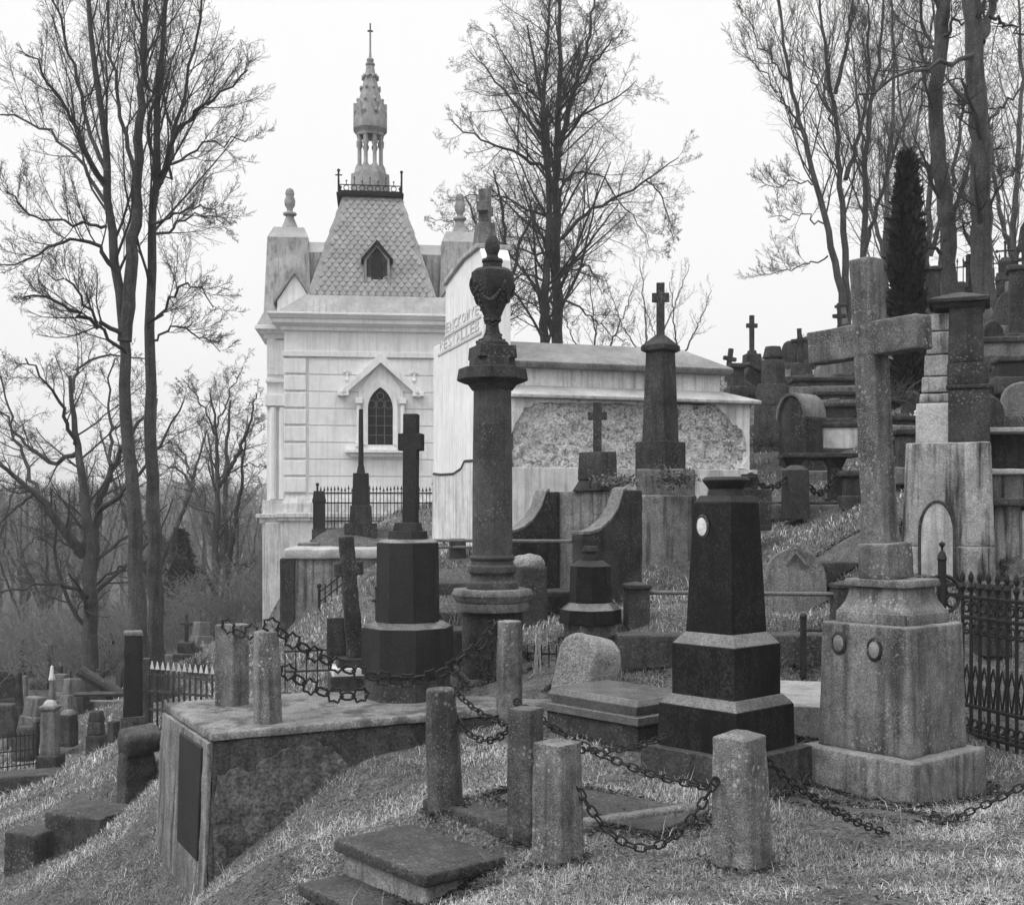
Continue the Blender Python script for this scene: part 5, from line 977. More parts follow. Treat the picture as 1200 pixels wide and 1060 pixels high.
def tubes(sets, s_list):
    Vs, Qs, off = [], [], 0
    for (Pp, R0, R1), s in zip(sets, s_list):
        N, n, _ = Pp.shape; tan = nrm(np.gradient(Pp, axis=1)); ref = np.array([.35, .9, .13]); u = nrm(np.cross(tan, ref)); v = np.cross(tan, u)
        rad = R0[:, None] + (R1 - R0)[:, None] * np.linspace(0, 1, n)[None]; a = np.arange(s) * 2 * np.pi / s
        V = Pp[:, :, None] + (u[:, :, None] * np.cos(a)[None, None, :, None] + v[:, :, None] * np.sin(a)[None, None, :, None]) * rad[:, :, None, None]
        base = off + np.arange(N)[:, None, None] * (n * s) + np.arange(n - 1)[None, :, None] * s; j = np.arange(s)[None, None]; j2 = (j + 1) % s
        Qs.append(np.stack([base + j, base + j2, base + s + j2, base + s + j], -1).reshape(-1, 4)); Vs.append(V.reshape(-1, 3)); off += N * n * s
    return np.concatenate(Vs), np.concatenate(Qs)
def tree(name, label, stems, limbs, Y, seed, k=(10, 7, 6, 4), ratio=(.45, .45, .45, .5), up=.25, ang=42, rmin=.004, wob=.13, t0=.35, group=None, mat=BARK, tmat=TWIG, rad=None, base=None, cat='tree', lang=None):
    """stems, limbs: [(points as (px, py, offset in depth)), radius below, radius above]; stems make the trunk, everything finer the crown."""
    r = np.random.default_rng(seed)
    def cv(pts): return [P(p[0], p[1], Y + (p[2] if len(p) > 2 else 0)) for p in pts]
    S = np.stack([resample(cv(p), 26) for p, _, _ in stems]); S[:, 1:-1] += r.normal(size=S[:, 1:-1].shape) * .03; sr0 = np.array([a for _, a, _ in stems]) * .9; sr1 = np.array([b for _, _, b in stems])
    root = S[0, 0].copy(); o = thing(name, label, cat, tuple(root), 0, group)
    V, Q = tubes([(S - root, sr0, sr1)], [10]); npmesh('trunk', V, Q, mat=mat, parent=o)
    sets, sd = [], []
    src = [(S, sr0, sr1, t0)]
    if limbs:
        Lm = np.stack([resample(cv(p), 14) for p, _, _ in limbs]); Lm[:, 1:-1] += r.normal(size=Lm[:, 1:-1].shape) * .05; l0 = np.array([a for _, a, _ in limbs]) * .72; l1 = np.array([b for _, _, b in limbs]); sets.append((Lm, l0, l1)); sd.append(7)
        src.append((Lm, l0, l1, .2))
    c1 = [kids(S, sr0, sr1, k[0], ratio[0], t0, ang, up, wob * .6, 9, r, .34, .3, rmin=rmin)] if k[0] else []
    if limbs: c1.append(kids(Lm, l0, l1, k[1] + 2, ratio[1], .18, ang, up, wob * .6, 8, r, .42, .35, rmin=rmin))
    c1s = [(a, b, c) for a, b, c in c1]
    for q in c1s: sets.append(q); sd.append(5)
    for (a, b, c) in c1s:
        c2 = kids(a, b, c, k[1], ratio[1], .12, ang, up * .5, wob * .8, 6, r, .45, .4, rmin=rmin); sets.append(c2); sd.append(4)
        c3 = kids(*c2, k[2], ratio[2], .12, ang + 6, up * .25, wob, 5, r, .55, .45, rmin=rmin * .75); sets.append(c3); sd.append(3)
        if k[3]: c4 = kids(*c3, k[3], ratio[3], .2, ang + 8, up * .1, wob * 1.2, 3, r, .75, .6, rmin=rmin * .55); sets.append(c4); sd.append(3)
    V, Q = tubes([(a - root, b, c) for a, b, c in sets], sd); npmesh('crown', V, Q, mat=tmat, parent=o); return o
TG = 'bare trees among the graves'
# big two-trunk tree on the left
tree('bare_tree', 'tall bare twin-trunk tree rising on the left of the chapel', [
  ([(168, 812), (158, 640), (151, 480), (144, 380), (137, 325), (129, 260), (124, 170), (112, 90), (103, 10), (98, -90)], .19, .03),
  ([(146, 400), (151, 330), (158, 260), (164, 170), (166, 80), (172, -10), (174, -90)], .16, .03),
  ([(186, 812, .6), (178, 560, .6), (175, 420, .6), (176, 330, .5), (180, 250, .4), (184, 180, .3), (188, 90, .2), (194, -10), (198, -90)], .19, .03)], [
  ([(186, 205), (200, 170, -.5), (235, 125, -1), (290, 82, -1.5)], .07, .015), ([(188, 215), (205, 140, .8), (228, 60, 1), (240, -20, 1)], .07, .02), ([(182, 220), (178, 140, -1), (168, 60, -2), (150, -20, -2)], .06, .02),
  ([(187, 205), (220, 180, .8), (250, 168, 1), (292, 160, 1.2)], .05, .012), ([(180, 265), (205, 250, -.8), (240, 238, -1), (262, 262, -1.2)], .045, .01), ([(127, 225), (100, 180, -.6), (70, 110, -1), (30, 65, -1.4)], .08, .015), ([(125, 200), (95, 120, .8), (80, 60, 1), (60, -20, 1)], .07, .02),
  ([(122, 235), (80, 165, 1), (30, 140, 1.6), (-30, 130, 2)], .06, .012), ([(124, 265), (85, 262, -1), (40, 255, -1.4), (8, 225, -2)], .05, .012), ([(140, 320), (110, 280, -.4), (90, 278, -.8), (40, 300, -1.5), (0, 310, -2)], .07, .012), ([(147, 395), (118, 378, -.5), (92, 372, -1), (70, 358, -1), (28, 348, -1.2)], .075, .02), ([(150, 420), (110, 370, -1), (80, 325, -1.3), (55, 320, -2)], .06, .012),
  ([(175, 385, .5), (200, 345, -.4), (224, 327, -.8), (250, 360, -1)], .05, .012), ([(174, 400, .5), (205, 380, .8), (235, 395, 1), (258, 412, 1.2)], .04, .01), ([(176, 280, .5), (225, 250, 1.5), (262, 255, 2)], .05, .01), ([(160, 215), (140, 120, 1), (130, 40, 1.6), (128, -40, 2)], .07, .02)],
  24.5, 11, k=(16, 10, 6, 3), ratio=(.32, .5, .5, .6), up=.3, ang=36, t0=.52, rmin=.0044, group=TG)
# centre tree
tree('bare_tree', 'dense bare tree with two close trunks standing behind the mausoleum', [
  ([(636, 470), (638, 380), (641, 300), (644, 220), (641, 150), (630, 90), (618, 30)], .2, .03), ([(655, 470, .6), (653, 380, .6), (652, 250, .5), (654, 150, .3), (657, 60), (656, -60)], .25, .03), ([(652, 190), (668, 120, .5), (690, 50, .8), (700, -30, 1)], .12, .025), ([(645, 215), (636, 150, -1), (640, 70, -1.4), (646, -30, -1.6)], .12, .025)], [
  ([(641, 200), (605, 178, -.5), (560, 165, -1), (528, 140, -1.2)], .09, .015), ([(645, 180), (610, 130, .6), (580, 95, 1), (550, 60, 1.4)], .1, .015), ([(658, 280), (690, 245, -.5), (725, 232, -1), (765, 205, -1), (795, 185, -1)], .1, .015), ([(655, 170), (690, 130, .5), (725, 115, 1), (745, 95, 1)], .08, .015), ([(655, 130), (690, 85, -1), (715, 50, -1.4), (730, 35, -2)], .08, .015), ([(645, 260), (610, 240, .8), (575, 225, 1.2), (530, 235, 1.4)], .07, .012), ([(655, 315), (690, 312, .6), (705, 345, .8)], .06, .012), ([(655, 345), (690, 370, -.6), (730, 400, -1)], .06, .012),
  ([(656, 210), (700, 200, 1.4), (745, 255, 2), (760, 290, 2)], .06, .012), ([(640, 330), (612, 320, -1), (570, 345, -1.6)], .06, .012), ([(642, 300), (600, 290, 1), (560, 310, 1.6)], .06, .012), ([(648, 140), (600, 80, -1.6), (575, 40, -2)], .07, .012), ([(757, 212, -1), (780, 235, -1.2), (790, 285, -1.4)], .04, .01)],
  39, 21, k=(36, 9, 7, 4), ratio=(.3, .5, .5, .6), up=.1, ang=48, t0=.12, rmin=.0052, group=TG)
tree('bare_tree', 'smaller tangled bare tree between the chapel and the tall centre tree', [
  ([(585, 470), (588, 380), (600, 320), (612, 280), (630, 240)], .16, .03), ([(588, 400), (575, 330, .5), (566, 280, .8), (545, 230, 1)], .12, .03), ([(590, 370), (592, 300, -.6), (590, 250, -.8), (578, 200, -1)], .12, .03)], [
  ([(566, 290), (535, 262, -.5), (505, 255, -.8)], .05, .012), ([(572, 320), (545, 310, .6), (520, 300, .8)], .05, .012), ([(600, 320), (640, 310, .8), (670, 300, 1)], .05, .012)], 44, 22, k=(18, 8, 7, 5), ratio=(.36, .48, .5, .6), up=.15, ang=50, t0=.2, rmin=.0055, group=TG, wob=.2)
# right multi-stem tree
tree('bare_tree', 'slender many-stemmed bare tree behind the arms of the granite cross', [
  ([(992, 400), (985, 330), (968, 255), (952, 200), (940, 150), (925, 95), (915, 20), (908, -60)], .13, .02), ([(994, 400, .2), (991, 300, .3), (985, 210, .4), (979, 120, .4), (968, 70), (960, 0), (958, -60)], .13, .02), ([(1008, 400, .6), (1012, 280, .6), (1014, 180, .6), (1022, 120, .8), (1033, 50, 1), (1038, -50, 1)], .13, .02), ([(1010, 300, .6), (1030, 240), (1052, 160, -.4), (1078, 95, -.6)], .08, .015), ([(991, 210, .3), (1003, 175, .6), (1016, 120, .8), (1018, 30, 1), (1014, -50, 1)], .08, .015), ([(979, 110, .3), (990, 60), (1000, 0, -.5), (1004, -60, -.5)], .07, .02)], [
  ([(955, 215), (925, 212, .5), (890, 220, .8)], .035, .008), ([(965, 262), (940, 250, -.5), (900, 255, -.8)], .035, .008), ([(970, 300), (935, 315, .4), (890, 322, .6)], .035, .008), ([(942, 155), (905, 100, -.4), (870, 62, -.6)], .05, .01), ([(980, 150), (950, 90, .8), (930, 40, 1)], .05, .01), ([(925, 95), (895, 60, .5), (870, 10, .8)], .04, .01), ([(1024, 110), (1050, 60, .8), (1070, 10, 1)], .045, .01)], 34, 31, k=(20, 9, 6, 3), ratio=(.32, .52, .52, .6), up=.35, ang=32, t0=.3, rmin=.0048, group=TG)
# two big trunks on the right
tree('bare_tree', 'stout leaning bare trunk beside the dark evergreen on the hilltop', [
  ([(1112, 392), (1112, 330), (1108, 250), (1100, 180), (1097, 120), (1103, 50), (1108, -20), (1112, -120)], .21, .12)], [
  ([(1104, 300), (1085, 285, -.5), (1075, 262, -.6), (1050, 245, -.8), (1018, 228, -1)], .06, .012), ([(1100, 80), (1088, 40, .5), (1080, 5, .5), (1070, -60)], .07, .02), ([(1104, 50), (1118, 25, -.4), (1150, 15, -.8)], .06, .015), ([(1108, 270), (1122, 230, .8), (1140, 180, 1.2)], .04, .01)], 26, 41, k=(10, 8, 7, 4), ratio=(.22, .5, .55, .6), up=.2, ang=50, t0=.2, rmin=.0048, group=TG)
tree('bare_tree', 'thickest straight bare trunk with a forked top at the right edge', [
  ([(1155, 400), (1152, 330), (1150, 240), (1148, 150), (1142, 70), (1137, 0), (1132, -120)], .255, .15), ([(1150, 50), (1160, 20, .4), (1170, -40, .6), (1178, -120, .8)], .1, .05)], [
  ([(1146, 62), (1110, 75, -.6), (1070, 82, -1), (1030, 100, -1.4), (985, 135, -1.8)], .075, .015), ([(1160, 20), (1185, 30, .6), (1210, 50, 1)], .05, .015), ([(1152, 150), (1190, 110, .8), (1220, 70, 1.2)], .05, .012), ([(1152, 250), (1180, 205, -.5), (1215, 190, -1)], .04, .01), ([(1148, 255), (1128, 262, .6), (1118, 275, .8)], .04, .01), ([(1146, 100), (1120, 95, .8), (1085, 110, 1.2)], .04, .01)], 24.5, 42, k=(10, 8, 7, 4), ratio=(.22, .5, .55, .6), up=.2, ang=50, t0=.15, rmin=.0046, group=TG)
for i, (px, Y, sd, lb) in enumerate(((1090, 42, 51, 'thin-twigged bare tree filling the sky behind the evergreen'), (1190, 40, 52, 'thin-twigged bare tree filling the sky at the right edge'), (1040, 46, 53, 'thin-twigged bare tree behind the many-stemmed one'))):
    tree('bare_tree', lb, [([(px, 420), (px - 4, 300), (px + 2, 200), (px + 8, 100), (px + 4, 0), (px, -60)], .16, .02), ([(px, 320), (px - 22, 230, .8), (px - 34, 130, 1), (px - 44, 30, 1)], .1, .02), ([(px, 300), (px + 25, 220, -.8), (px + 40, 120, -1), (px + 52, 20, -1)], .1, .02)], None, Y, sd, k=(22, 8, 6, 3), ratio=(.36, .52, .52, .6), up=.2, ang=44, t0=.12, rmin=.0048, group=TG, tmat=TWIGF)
for i, (px, py, top, Y, sd, lb) in enumerate(((795, 460, 330, 48, 61, 'small bare sapling above the vault roof right of the slender obelisk'), (760, 460, 300, 50, 62, 'faint bare sapling behind the slender obelisk'), (955, 440, 398, 45, 63, 'tiny bare bush on the skyline behind the leaning slabs'), (700, 470, 320, 46, 64, 'bare sapling above the middle of the vault roof'))):
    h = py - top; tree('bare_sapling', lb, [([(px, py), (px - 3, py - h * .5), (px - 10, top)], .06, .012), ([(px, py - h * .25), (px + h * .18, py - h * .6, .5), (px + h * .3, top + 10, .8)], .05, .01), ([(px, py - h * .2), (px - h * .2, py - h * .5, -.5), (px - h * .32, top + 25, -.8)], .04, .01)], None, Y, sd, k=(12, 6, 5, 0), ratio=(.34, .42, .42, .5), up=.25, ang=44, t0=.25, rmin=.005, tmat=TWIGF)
# left middle distance
tree('bare_tree', 'broad gnarled bare oak with low spreading limbs at the left edge', [
  ([(105, 840), (106, 720), (104, 640), (98, 560), (88, 500), (82, 440)], .3, .05), ([(106, 690), (112, 620, .6), (118, 580, .8), (140, 530, 1), (175, 480, 1.2)], .18, .04), ([(98, 650), (70, 615, -.5), (48, 582, -.8), (18, 560, -1), (-10, 535, -1.2)], .18, .04)], [
  ([(92, 530), (60, 545, .5), (20, 510, 1), (-10, 470, 1.2)], .11, .02), ([(88, 520), (70, 470, -1), (50, 440, -1.4), (30, 420, -2)], .09, .02), ([(84, 460), (90, 430, 1), (120, 415, 1.5), (170, 420, 2)], .08, .02), ([(115, 600), (150, 570, -1), (190, 520, -1.6), (215, 470, -2)], .1, .02), ([(130, 545), (128, 490, 1), (125, 450, 1.4), (135, 420, 1.6)], .08, .02), ([(104, 660), (85, 640, 1), (60, 620, 1.4), (30, 640, 2)], .07, .015), ([(108, 700), (70, 682, -1), (20, 690, -2), (-20, 700, -2.4)], .09, .02), ([(40, 578), (10, 600, 1), (-20, 640, 1.4)], .07, .015), ([(108, 690), (140, 665, .6), (165, 660, 1), (200, 640, 1.6)], .06, .015), ([(45, 580), (30, 540, .6), (10, 490, 1), (0, 440, 1)], .09, .02)], 34, 71, k=(12, 8, 7, 4), ratio=(.4, .48, .52, .6), up=.1, ang=50, t0=.2, rmin=.005, group=TG, wob=.22)
tree('bare_tree', 'small spreading bare tree close to the chapel buttress', [
  ([(250, 790), (251, 700), (253, 620), (256, 560), (254, 500), (246, 460)], .22, .03), ([(252, 640), (236, 590, .6), (222, 560, .8), (205, 548, 1), (185, 545, 1.2)], .12, .02), ([(257, 570), (275, 540, -.5), (292, 500, -.8), (300, 460, -1)], .11, .02), ([(250, 690), (235, 665, -.8), (215, 655, -1.2), (180, 640, -1.6)], .1, .02)], [
  ([(225, 560), (215, 530, .6), (195, 515, 1)], .06, .015), ([(258, 560), (282, 545, 1), (315, 545, 1.6)], .06, .015), ([(254, 500), (270, 460, 1), (285, 430, 1.4)], .06, .015), ([(254, 510), (235, 470, -1), (215, 445, -1.4)], .06, .015), ([(252, 680), (275, 660, 1), (295, 660, 1.4), (310, 700, 2)], .06, .015)], 44, 72, k=(12, 8, 7, 4), ratio=(.36, .48, .52, .6), up=.1, ang=50, t0=.3, rmin=.0055, group=TG, wob=.2)
# evergreens
def conifer(name, label, px, pyb, pyt, Y, wpx, seed, n=5200, col_=True):
    r = np.random.default_rng(seed); b = np.array(P(px, pyb, Y)); H = (pyb - pyt) / F * Y; Wd = wpx / 2 * Y / F
    o = thing(name, label, 'evergreen tree', tuple(b)); m = MB(); m.tube([(0, 0, -.3), (0, 0, H * .9)], [.1, .02], 7); m.build('trunk', BARK, o, bevel=0)
    t = r.random(n) ** .9; prof = (np.minimum(1, (1 - t) * 2.6) ** .75 if col_ else (1 - t) ** .9 * (.75 + .25 * np.abs(np.sin(t * 34)))) * np.minimum(1, .55 + t * 4)
    a = r.random(n) * 6.283; lump = 1 + .22 * np.sin(a * 3 + t * 9) + .22 * np.sin(a * 5 - t * 31) + .2 * np.sin(t * 47 + a * 2); rr = Wd * prof * lump * np.sqrt(r.uniform(.25, 1.1, n))
    c = np.stack([rr * np.cos(a), rr * np.sin(a), t * H], 1); dn = nrm(np.stack([np.cos(a), np.sin(a), np.full(n, 1.3 if col_ else -.25)], 1) + r.normal(size=(n, 3)) * .45); sd = nrm(np.cross(dn, r.normal(size=(n, 3))))
    L = (.2 if col_ else .3) * r.uniform(.6, 1.4, (n, 1)); w = L * .36
    V = np.stack([c - dn * L * .3, c + sd * w, c + dn * L, c - sd * w], 1); npmesh('crown', V.reshape(-1, 3), np.arange(n)[:, None] * 4 + np.arange(4)[None], None, LEAF, o, smooth=False); return o
conifer('columnar_thuja', 'dark columnar evergreen standing behind the granite cross', 1063, 500, 188, 21, 24, 81, 9000)
conifer('spruce_tree', 'dim conical spruce in the valley left of the chapel', 212, 780, 622, 55, 70, 82, 5000, False)
# bushes
def bush(label, px, py, Y, w, h, seed, mat=TWIG): return twigs('bare_bush', label, 'bush', P(px, py, Y), (w, w * .8, h), 90, mat, seed)
bush('tangled bare bush at the foot of the two-block tombstone', 893, 522, 19.4, .5, .5, 91); bush('bare bush in the shade below the evergreen', 1050, 470, 19, .6, .7, 92); bush('wiry dark bush behind the iron fence at the right edge', 1165, 880, 9.8, .4, .5, 93); bush('bare bush behind the pale-tipped fence', 232, 790, 21, .7, .8, 94); bush('bare bush left of the oak on the lower slope', 50, 860, 24, .9, .9, 95)
# valley trees: each its own object, shared meshes
protos = []
for q in range(3):
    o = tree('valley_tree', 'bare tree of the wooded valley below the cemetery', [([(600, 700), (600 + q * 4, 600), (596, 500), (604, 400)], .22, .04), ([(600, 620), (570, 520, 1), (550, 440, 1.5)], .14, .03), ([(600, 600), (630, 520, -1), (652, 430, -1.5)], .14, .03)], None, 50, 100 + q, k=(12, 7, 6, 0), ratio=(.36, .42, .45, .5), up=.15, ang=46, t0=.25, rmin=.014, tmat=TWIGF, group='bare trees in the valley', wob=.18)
    protos.append(o)
r = random.Random(3); spots = []
for i in range(90):
    Y = r.uniform(46, 170); px = r.uniform(-60, 330); spots.append((W(px, Y), Y))
for i, (x, y) in enumerate(spots):
    pr = protos[i % 3]
    if i < 3: o = pr
    else:
        o = pr.copy(); col.objects.link(o)
        for chd in pr.children: q = chd.copy(); col.objects.link(q); q.parent = o
    o.location = (x, y, g1(x, y) - .2); o.rotation_euler = (0, 0, r.uniform(0, 6.28)); s = r.uniform(.65, 1.05); o.scale = (s, s, s * r.uniform(.9, 1.1))
# far wood on the hill: one mass
rr_ = np.random.default_rng(9); N = 900; Y = 170 + 420 * rr_.random(N) ** .8; X = (rr_.random(N) * 620 - 640) / 1400 * Y; zg = gz(X, Y)
st = np.stack([np.array([[0, 0, -1], [.1, 0, 4], [0, .1, 9]])] * 1)[0]
bs = []
for i in range(N):
    pass
base = np.stack([X, Y, zg], 1); H = rr_.uniform(7, 11, N)
ts = np.linspace(-.1, 1, 5); S = base[:, None, :] + np.stack([rr_.normal(size=(N, 5)) * .3, rr_.normal(size=(N, 5)) * .3, ts[None] * H[:, None]], -1)
r0 = np.full(N, .28); c1 = kids(S, r0, r0 * .2, 12, .42, .25, 40, .3, .15, 4, rr_, .45, .4, rmin=.05); c2 = kids(*c1, 6, .5, .2, 40, .2, .2, 3, rr_, .6, .5, rmin=.05)
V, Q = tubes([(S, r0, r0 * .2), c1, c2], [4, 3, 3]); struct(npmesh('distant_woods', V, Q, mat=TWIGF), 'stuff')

# undergrowth of the valley: twiggy brush nobody could count
rr_ = np.random.default_rng(19); N = 2600; Y = 36 * (190 / 36) ** rr_.random(N); X = (rr_.random(N) * 400 - 660) / 1400 * Y; k_ = X < -.17 * Y; X, Y = X[k_], Y[k_]; N = len(X); zg = gz(X, Y)
hh = rr_.uniform(.6, 2.6, N); d_ = nrm(np.stack([rr_.normal(size=N) * .5, rr_.normal(size=N) * .5, np.ones(N)], 1)); S = np.stack([X, Y, zg - .1], 1)[:, None, :] + d_[:, None, :] * (np.linspace(0, 1, 4)[None, :, None] * hh[:, None, None])
r0 = np.full(N, .016); c1 = kids(S, r0, r0 * .4, 6, .7, .1, 45, .1, .2, 3, rr_, .7, .5, rmin=.012); c2 = kids(*c1, 4, .6, .2, 45, .1, .2, 3, rr_, .8, .6, rmin=.01)
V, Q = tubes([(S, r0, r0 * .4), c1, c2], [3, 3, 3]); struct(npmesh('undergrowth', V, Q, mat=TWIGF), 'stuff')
# ------------------------------------------------------------------ grass
tg = NT('dry_winter_grass'); at = tg.n('ShaderNodeAttribute'); at.attribute_name = 'tone'
tg.grey(at.outputs['Fac']); tg.b.inputs['Roughness'].default_value = .8; tg.b.inputs['Specular IOR Level'].default_value = .2
GRASS = tg.m
def inexc(x, y):
    bad = np.zeros(x.shape, bool)
    for (cx, cy, hx, hy, rz) in EXC:
        c, s = math.cos(R(rz)), math.sin(R(rz)); dx, dy = x - cx, y - cy
        bad |= (np.abs(dx * c + dy * s) < hx) & (np.abs(-dx * s + dy * c) < hy)
    return bad
def grass(name, N, y0, y1, ln, wd, label_seed, tn=1.0, pw=1.0):
    r = np.random.default_rng(label_seed)
    y = y0 * (y1 / y0) ** (r.random(N) ** pw); x = (r.random(N) * 2 - 1) * (y * .5 + .8)
    # clumping
    cl = np.array([mnoise.noise((a * 2.3, b * 2.3, 1.0)) + .6 * mnoise.noise((a * 7, b * 7, 4.0)) for a, b in zip(x, y)])
    keep = (r.random(N) < .9 + .35 * cl) & ~inexc(x, y); x, y, cl = x[keep], y[keep], cl[keep]; N = len(x)
    z = gz(x, y) - .01; sclf = (y / 7) ** .55
    L = ln * r.lognormal(0, .4, N) * np.where(r.random(N) < .012, 2.4, 1.0) * sclf * (1 + .5 * np.clip(cl, -1, 1)); w = wd * r.uniform(.7, 1.4, N) * sclf
    az = r.random(N) * 6.283; lean = np.clip(r.normal(1.1, .35, N), .1, 1.6)
    dx, dy = np.cos(az), np.sin(az)
    sx, sy = -dy * w, dx * w
    b = np.stack([x, y, z], 1); side = np.stack([sx, sy, np.zeros(N)], 1)
    m = b + np.stack([dx * L * .35 * np.sin(lean * .6), dy * L * .35 * np.sin(lean * .6), L * .5 * np.cos(lean * .6)], 1)
    tp = m + np.stack([dx * L * .6 * np.sin(lean * 1.25), dy * L * .6 * np.sin(lean * 1.25), L * .5 * np.cos(lean * 1.25)], 1)
    V = np.stack([b - side, b + side, m + side * .8, m - side * .8, tp], 1); i = np.arange(N)[:, None] * 5
    tone = np.where(r.random(N) < .66, r.uniform(.14, .38, N), r.uniform(.025, .1, N)) * (1 + .35 * np.clip(cl, -.8, .8)) * tn * np.clip(1 + 1.1 * np.array([mnoise.noise((a * .9, b * .9, 9.0)) for a, b in zip(x, y)]), .66, 1.35)
    o = npmesh(name, V.reshape(-1, 3), i + np.array([[0, 1, 2, 3]]), i + np.array([[3, 2, 4]]), GRASS, attr=np.repeat(tone, 5))
    struct(o, 'stuff'); return o
grass('grass', 900000, 4.9, 12.5, .03, .0015, 1, 1.5)
grass('hillside_grass', 190000, 12.5, 34, .04, .0028, 2, 1.3)
# taller tufts left standing against the stones
r = np.random.default_rng(12); xs, ys = [], []
for (cx, cy, hx, hy, rz) in EXC:
    if cy > 15 or hx > 1.5: continue
    n = int((hx + hy) * 4 * 170); t = r.random(n) * 4; k = t.astype(int); f = (t - k) * 2 - 1; off = r.exponential(.03, n) + .01
    lx_ = np.where(k == 0, f * hx, np.where(k == 1, f * hx, np.where(k == 2, -hx - off, hx + off))); ly_ = np.where(k == 0, -hy - off, np.where(k == 1, hy + off, f * hy))
    c, s_ = math.cos(R(rz)), math.sin(R(rz)); xs.append(cx + lx_ * c - ly_ * s_); ys.append(cy + lx_ * s_ + ly_ * c)
x, y = np.concatenate(xs), np.concatenate(ys); pk = r.random(len(x)) < .55 + .6 * np.sin(x * 5.1) * np.sin(y * 4.3); x, y = x[pk], y[pk]; N = len(x); z = gz(x, y) - .01
L = .06 * r.lognormal(0, .5, N); wd_ = .002 * r.uniform(.7, 1.4, N); az = r.random(N) * 6.283; lean = np.clip(r.normal(.6, .35, N), .05, 1.4); dx, dy = np.cos(az), np.sin(az)
b = np.stack([x, y, z], 1); side = np.stack([-dy * wd_, dx * wd_, 0 * x], 1); m_ = b + np.stack([dx * L * .35 * np.sin(lean * .6), dy * L * .35 * np.sin(lean * .6), L * .5 * np.cos(lean * .6)], 1); tp_ = m_ + np.stack([dx * L * .6 * np.sin(lean * 1.3), dy * L * .6 * np.sin(lean * 1.3), L * .5 * np.cos(lean * 1.3)], 1)
V = np.stack([b - side, b + side, m_ + side * .8, m_ - side * .8, tp_], 1); i = np.arange(N)[:, None] * 5
struct(npmesh('grass_tufts', V.reshape(-1, 3), i + np.array([[0, 1, 2, 3]]), i + np.array([[3, 2, 4]]), GRASS, attr=np.repeat(np.where(r.random(N) < .4, r.uniform(.12, .3, N), r.uniform(.025, .09, N)), 5)), 'stuff')
SOILL = stone('dark_wet_leaves', .03, .6, 9, .3, 40, bump=0)  # dark soil tone and contact darkness at stone bases, put into leaf colour
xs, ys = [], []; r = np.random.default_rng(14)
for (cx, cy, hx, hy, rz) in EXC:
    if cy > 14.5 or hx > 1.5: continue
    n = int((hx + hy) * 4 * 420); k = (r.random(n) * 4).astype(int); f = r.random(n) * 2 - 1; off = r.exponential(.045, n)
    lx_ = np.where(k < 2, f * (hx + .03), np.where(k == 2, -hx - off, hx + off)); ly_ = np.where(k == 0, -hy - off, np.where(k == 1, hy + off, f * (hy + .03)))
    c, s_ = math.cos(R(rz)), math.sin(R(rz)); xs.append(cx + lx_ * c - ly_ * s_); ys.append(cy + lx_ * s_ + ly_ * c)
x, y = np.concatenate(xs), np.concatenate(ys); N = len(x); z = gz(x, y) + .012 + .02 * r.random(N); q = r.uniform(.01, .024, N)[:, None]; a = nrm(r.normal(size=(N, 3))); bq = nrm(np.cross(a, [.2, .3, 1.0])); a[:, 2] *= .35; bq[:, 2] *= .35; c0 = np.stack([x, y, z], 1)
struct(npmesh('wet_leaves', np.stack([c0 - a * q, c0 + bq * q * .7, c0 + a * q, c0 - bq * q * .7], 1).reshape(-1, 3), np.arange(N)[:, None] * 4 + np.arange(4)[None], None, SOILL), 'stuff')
# litter of dead leaves
r = np.random.default_rng(5); N = 26000; y = 5 + 9 * r.random(N) ** 1.2; x = (r.random(N) * 2 - 1) * (y * .5 + .5); k = ~inexc(x, y); x, y = x[k], y[k]; N = len(x)
z = gz(x, y) + .015 + .02 * r.random(N); s = r.uniform(.008, .022, N)[:, None]; a = r.normal(size=(N, 3)); a /= np.linalg.norm(a, axis=1)[:, None]; bq = np.cross(a, [0.2, .3, 1.0]); bq /= np.linalg.norm(bq, axis=1)[:, None]
c0 = np.stack([x, y, z], 1); a[:, 2] *= .4; bq[:, 2] *= .4
V = np.stack([c0 - a * s, c0 + bq * s * .6, c0 + a * s, c0 - bq * s * .6], 1)
struct(npmesh('fallen_leaves', V.reshape(-1, 3), np.arange(N)[:, None] * 4 + np.arange(4)[None], None, LEAF2), 'stuff')
# ------------------------------------------------------------------ sky, sun, camera
w = bpy.data.worlds.new('World'); sc.world = w; w.use_nodes = True; nt = w.node_tree; nt.nodes.clear()
def nn(t, **k):
    o = nt.nodes.new(t)
    for a_, b_ in k.items(): setattr(o, a_, b_)
    return o
SUN_EL, SUN_AZ = 48.0, 238.0   # azimuth clockwise from +Y: behind the camera, a little left
sky = nn('ShaderNodeTexSky', sky_type='NISHITA', sun_disc=False); sky.sun_elevation = R(SUN_EL); sky.sun_rotation = R(SUN_AZ); sky.air_density = 1; sky.dust_density = 8; sky.ozone_density = 0
bw = nn('ShaderNodeRGBToBW'); nt.links.new(sky.outputs[0], bw.inputs[0])
tc = nn('ShaderNodeTexCoord'); sep = nn('ShaderNodeSeparateXYZ'); nt.links.new(tc.outputs['Generated'], sep.inputs[0])
mr = nn('ShaderNodeMapRange', interpolation_type='SMOOTHSTEP'); nt.links.new(sep.outputs[2], mr.inputs[0])
mr.inputs[1].default_value = .38; mr.inputs[2].default_value = 1.0; mr.inputs[3].default_value = 9.4; mr.inputs[4].default_value = 24.0
mx = nn('ShaderNodeMix'); mx.inputs[0].default_value = .06; nt.links.new(mr.outputs[0], mx.inputs[2]); nt.links.new(bw.outputs[0], mx.inputs[3])
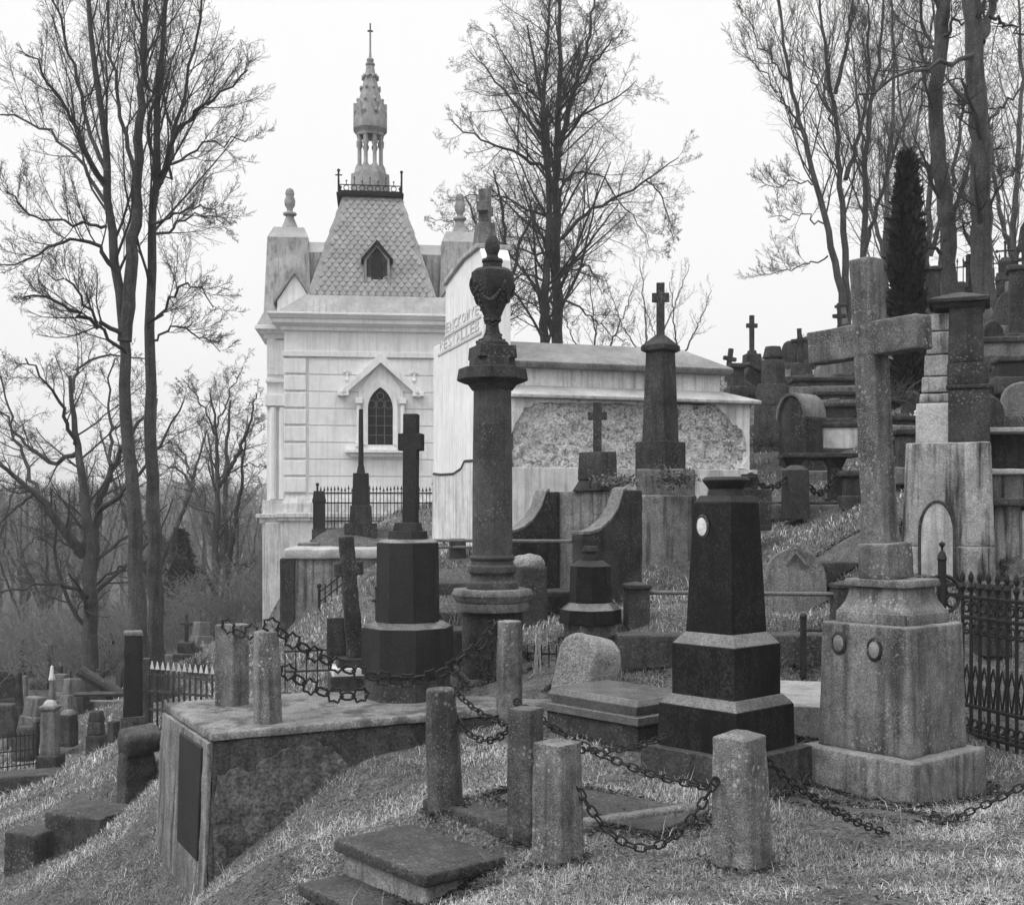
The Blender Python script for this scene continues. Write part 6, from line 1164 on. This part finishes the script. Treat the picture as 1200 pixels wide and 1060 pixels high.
bg = nn('ShaderNodeBackground'); bg.inputs[1].default_value = .1; nt.links.new(mx.outputs[0], bg.inputs[0])
wo = nn('ShaderNodeOutputWorld'); nt.links.new(bg.outputs[0], wo.inputs[0])
sl = bpy.data.lights.new('sun', 'SUN'); sl.energy = 1.3; sl.angle = R(30); sl.color = (1, 1, 1)
so = bpy.data.objects.new('sun', sl); col.objects.link(so)
d = Vector((math.sin(R(SUN_AZ)) * math.cos(R(SUN_EL)), math.cos(R(SUN_AZ)) * math.cos(R(SUN_EL)), math.sin(R(SUN_EL))))
so.rotation_euler = (-d).to_track_quat('-Z', 'Y').to_euler(); so.location = (0, -10, 30)
cam = bpy.data.cameras.new('camera'); co = bpy.data.objects.new('camera', cam); col.objects.link(co); sc.camera = co
cam.sensor_fit = 'HORIZONTAL'; cam.sensor_width = 36; cam.lens = 36 * F / 1200; cam.shift_y = 70 / 1200; cam.clip_end = 5000; cam.clip_start = .05
co.location = (0, 0, CZ); co.rotation_euler = (R(90), 0, 0)
sc.view_settings.view_transform = 'Standard'; sc.view_settings.look = 'None'; sc.view_settings.exposure = .2; sc.view_settings.gamma = 1
sc.render.engine = 'CYCLES'; sc.cycles.max_bounces = 5; sc.cycles.diffuse_bounces = 3; sc.cycles.use_denoising = True; sc.cycles.denoiser = 'OPENIMAGEDENOISE'; sc.cycles.denoising_input_passes = 'RGB_ALBEDO_NORMAL'; sc.cycles.denoising_prefilter = 'ACCURATE'

# ------------------------------------------------------------------ damp air
hz = MB().box((0, 1400, 22), (1700, 1640, 47)).build('haze', None, None, bevel=0); hm = bpy.data.materials.new('damp_air'); hm.use_nodes = True; hm.node_tree.nodes.clear()
ho = hm.node_tree.nodes.new('ShaderNodeOutputMaterial'); hv = hm.node_tree.nodes.new('ShaderNodeVolumePrincipled'); hv.inputs['Color'].default_value = (.9, .9, .9, 1); hv.inputs['Density'].default_value = .0009
hm.node_tree.links.new(hv.outputs[0], ho.inputs['Volume']); hz.data.materials.append(hm); struct(hz, 'stuff')
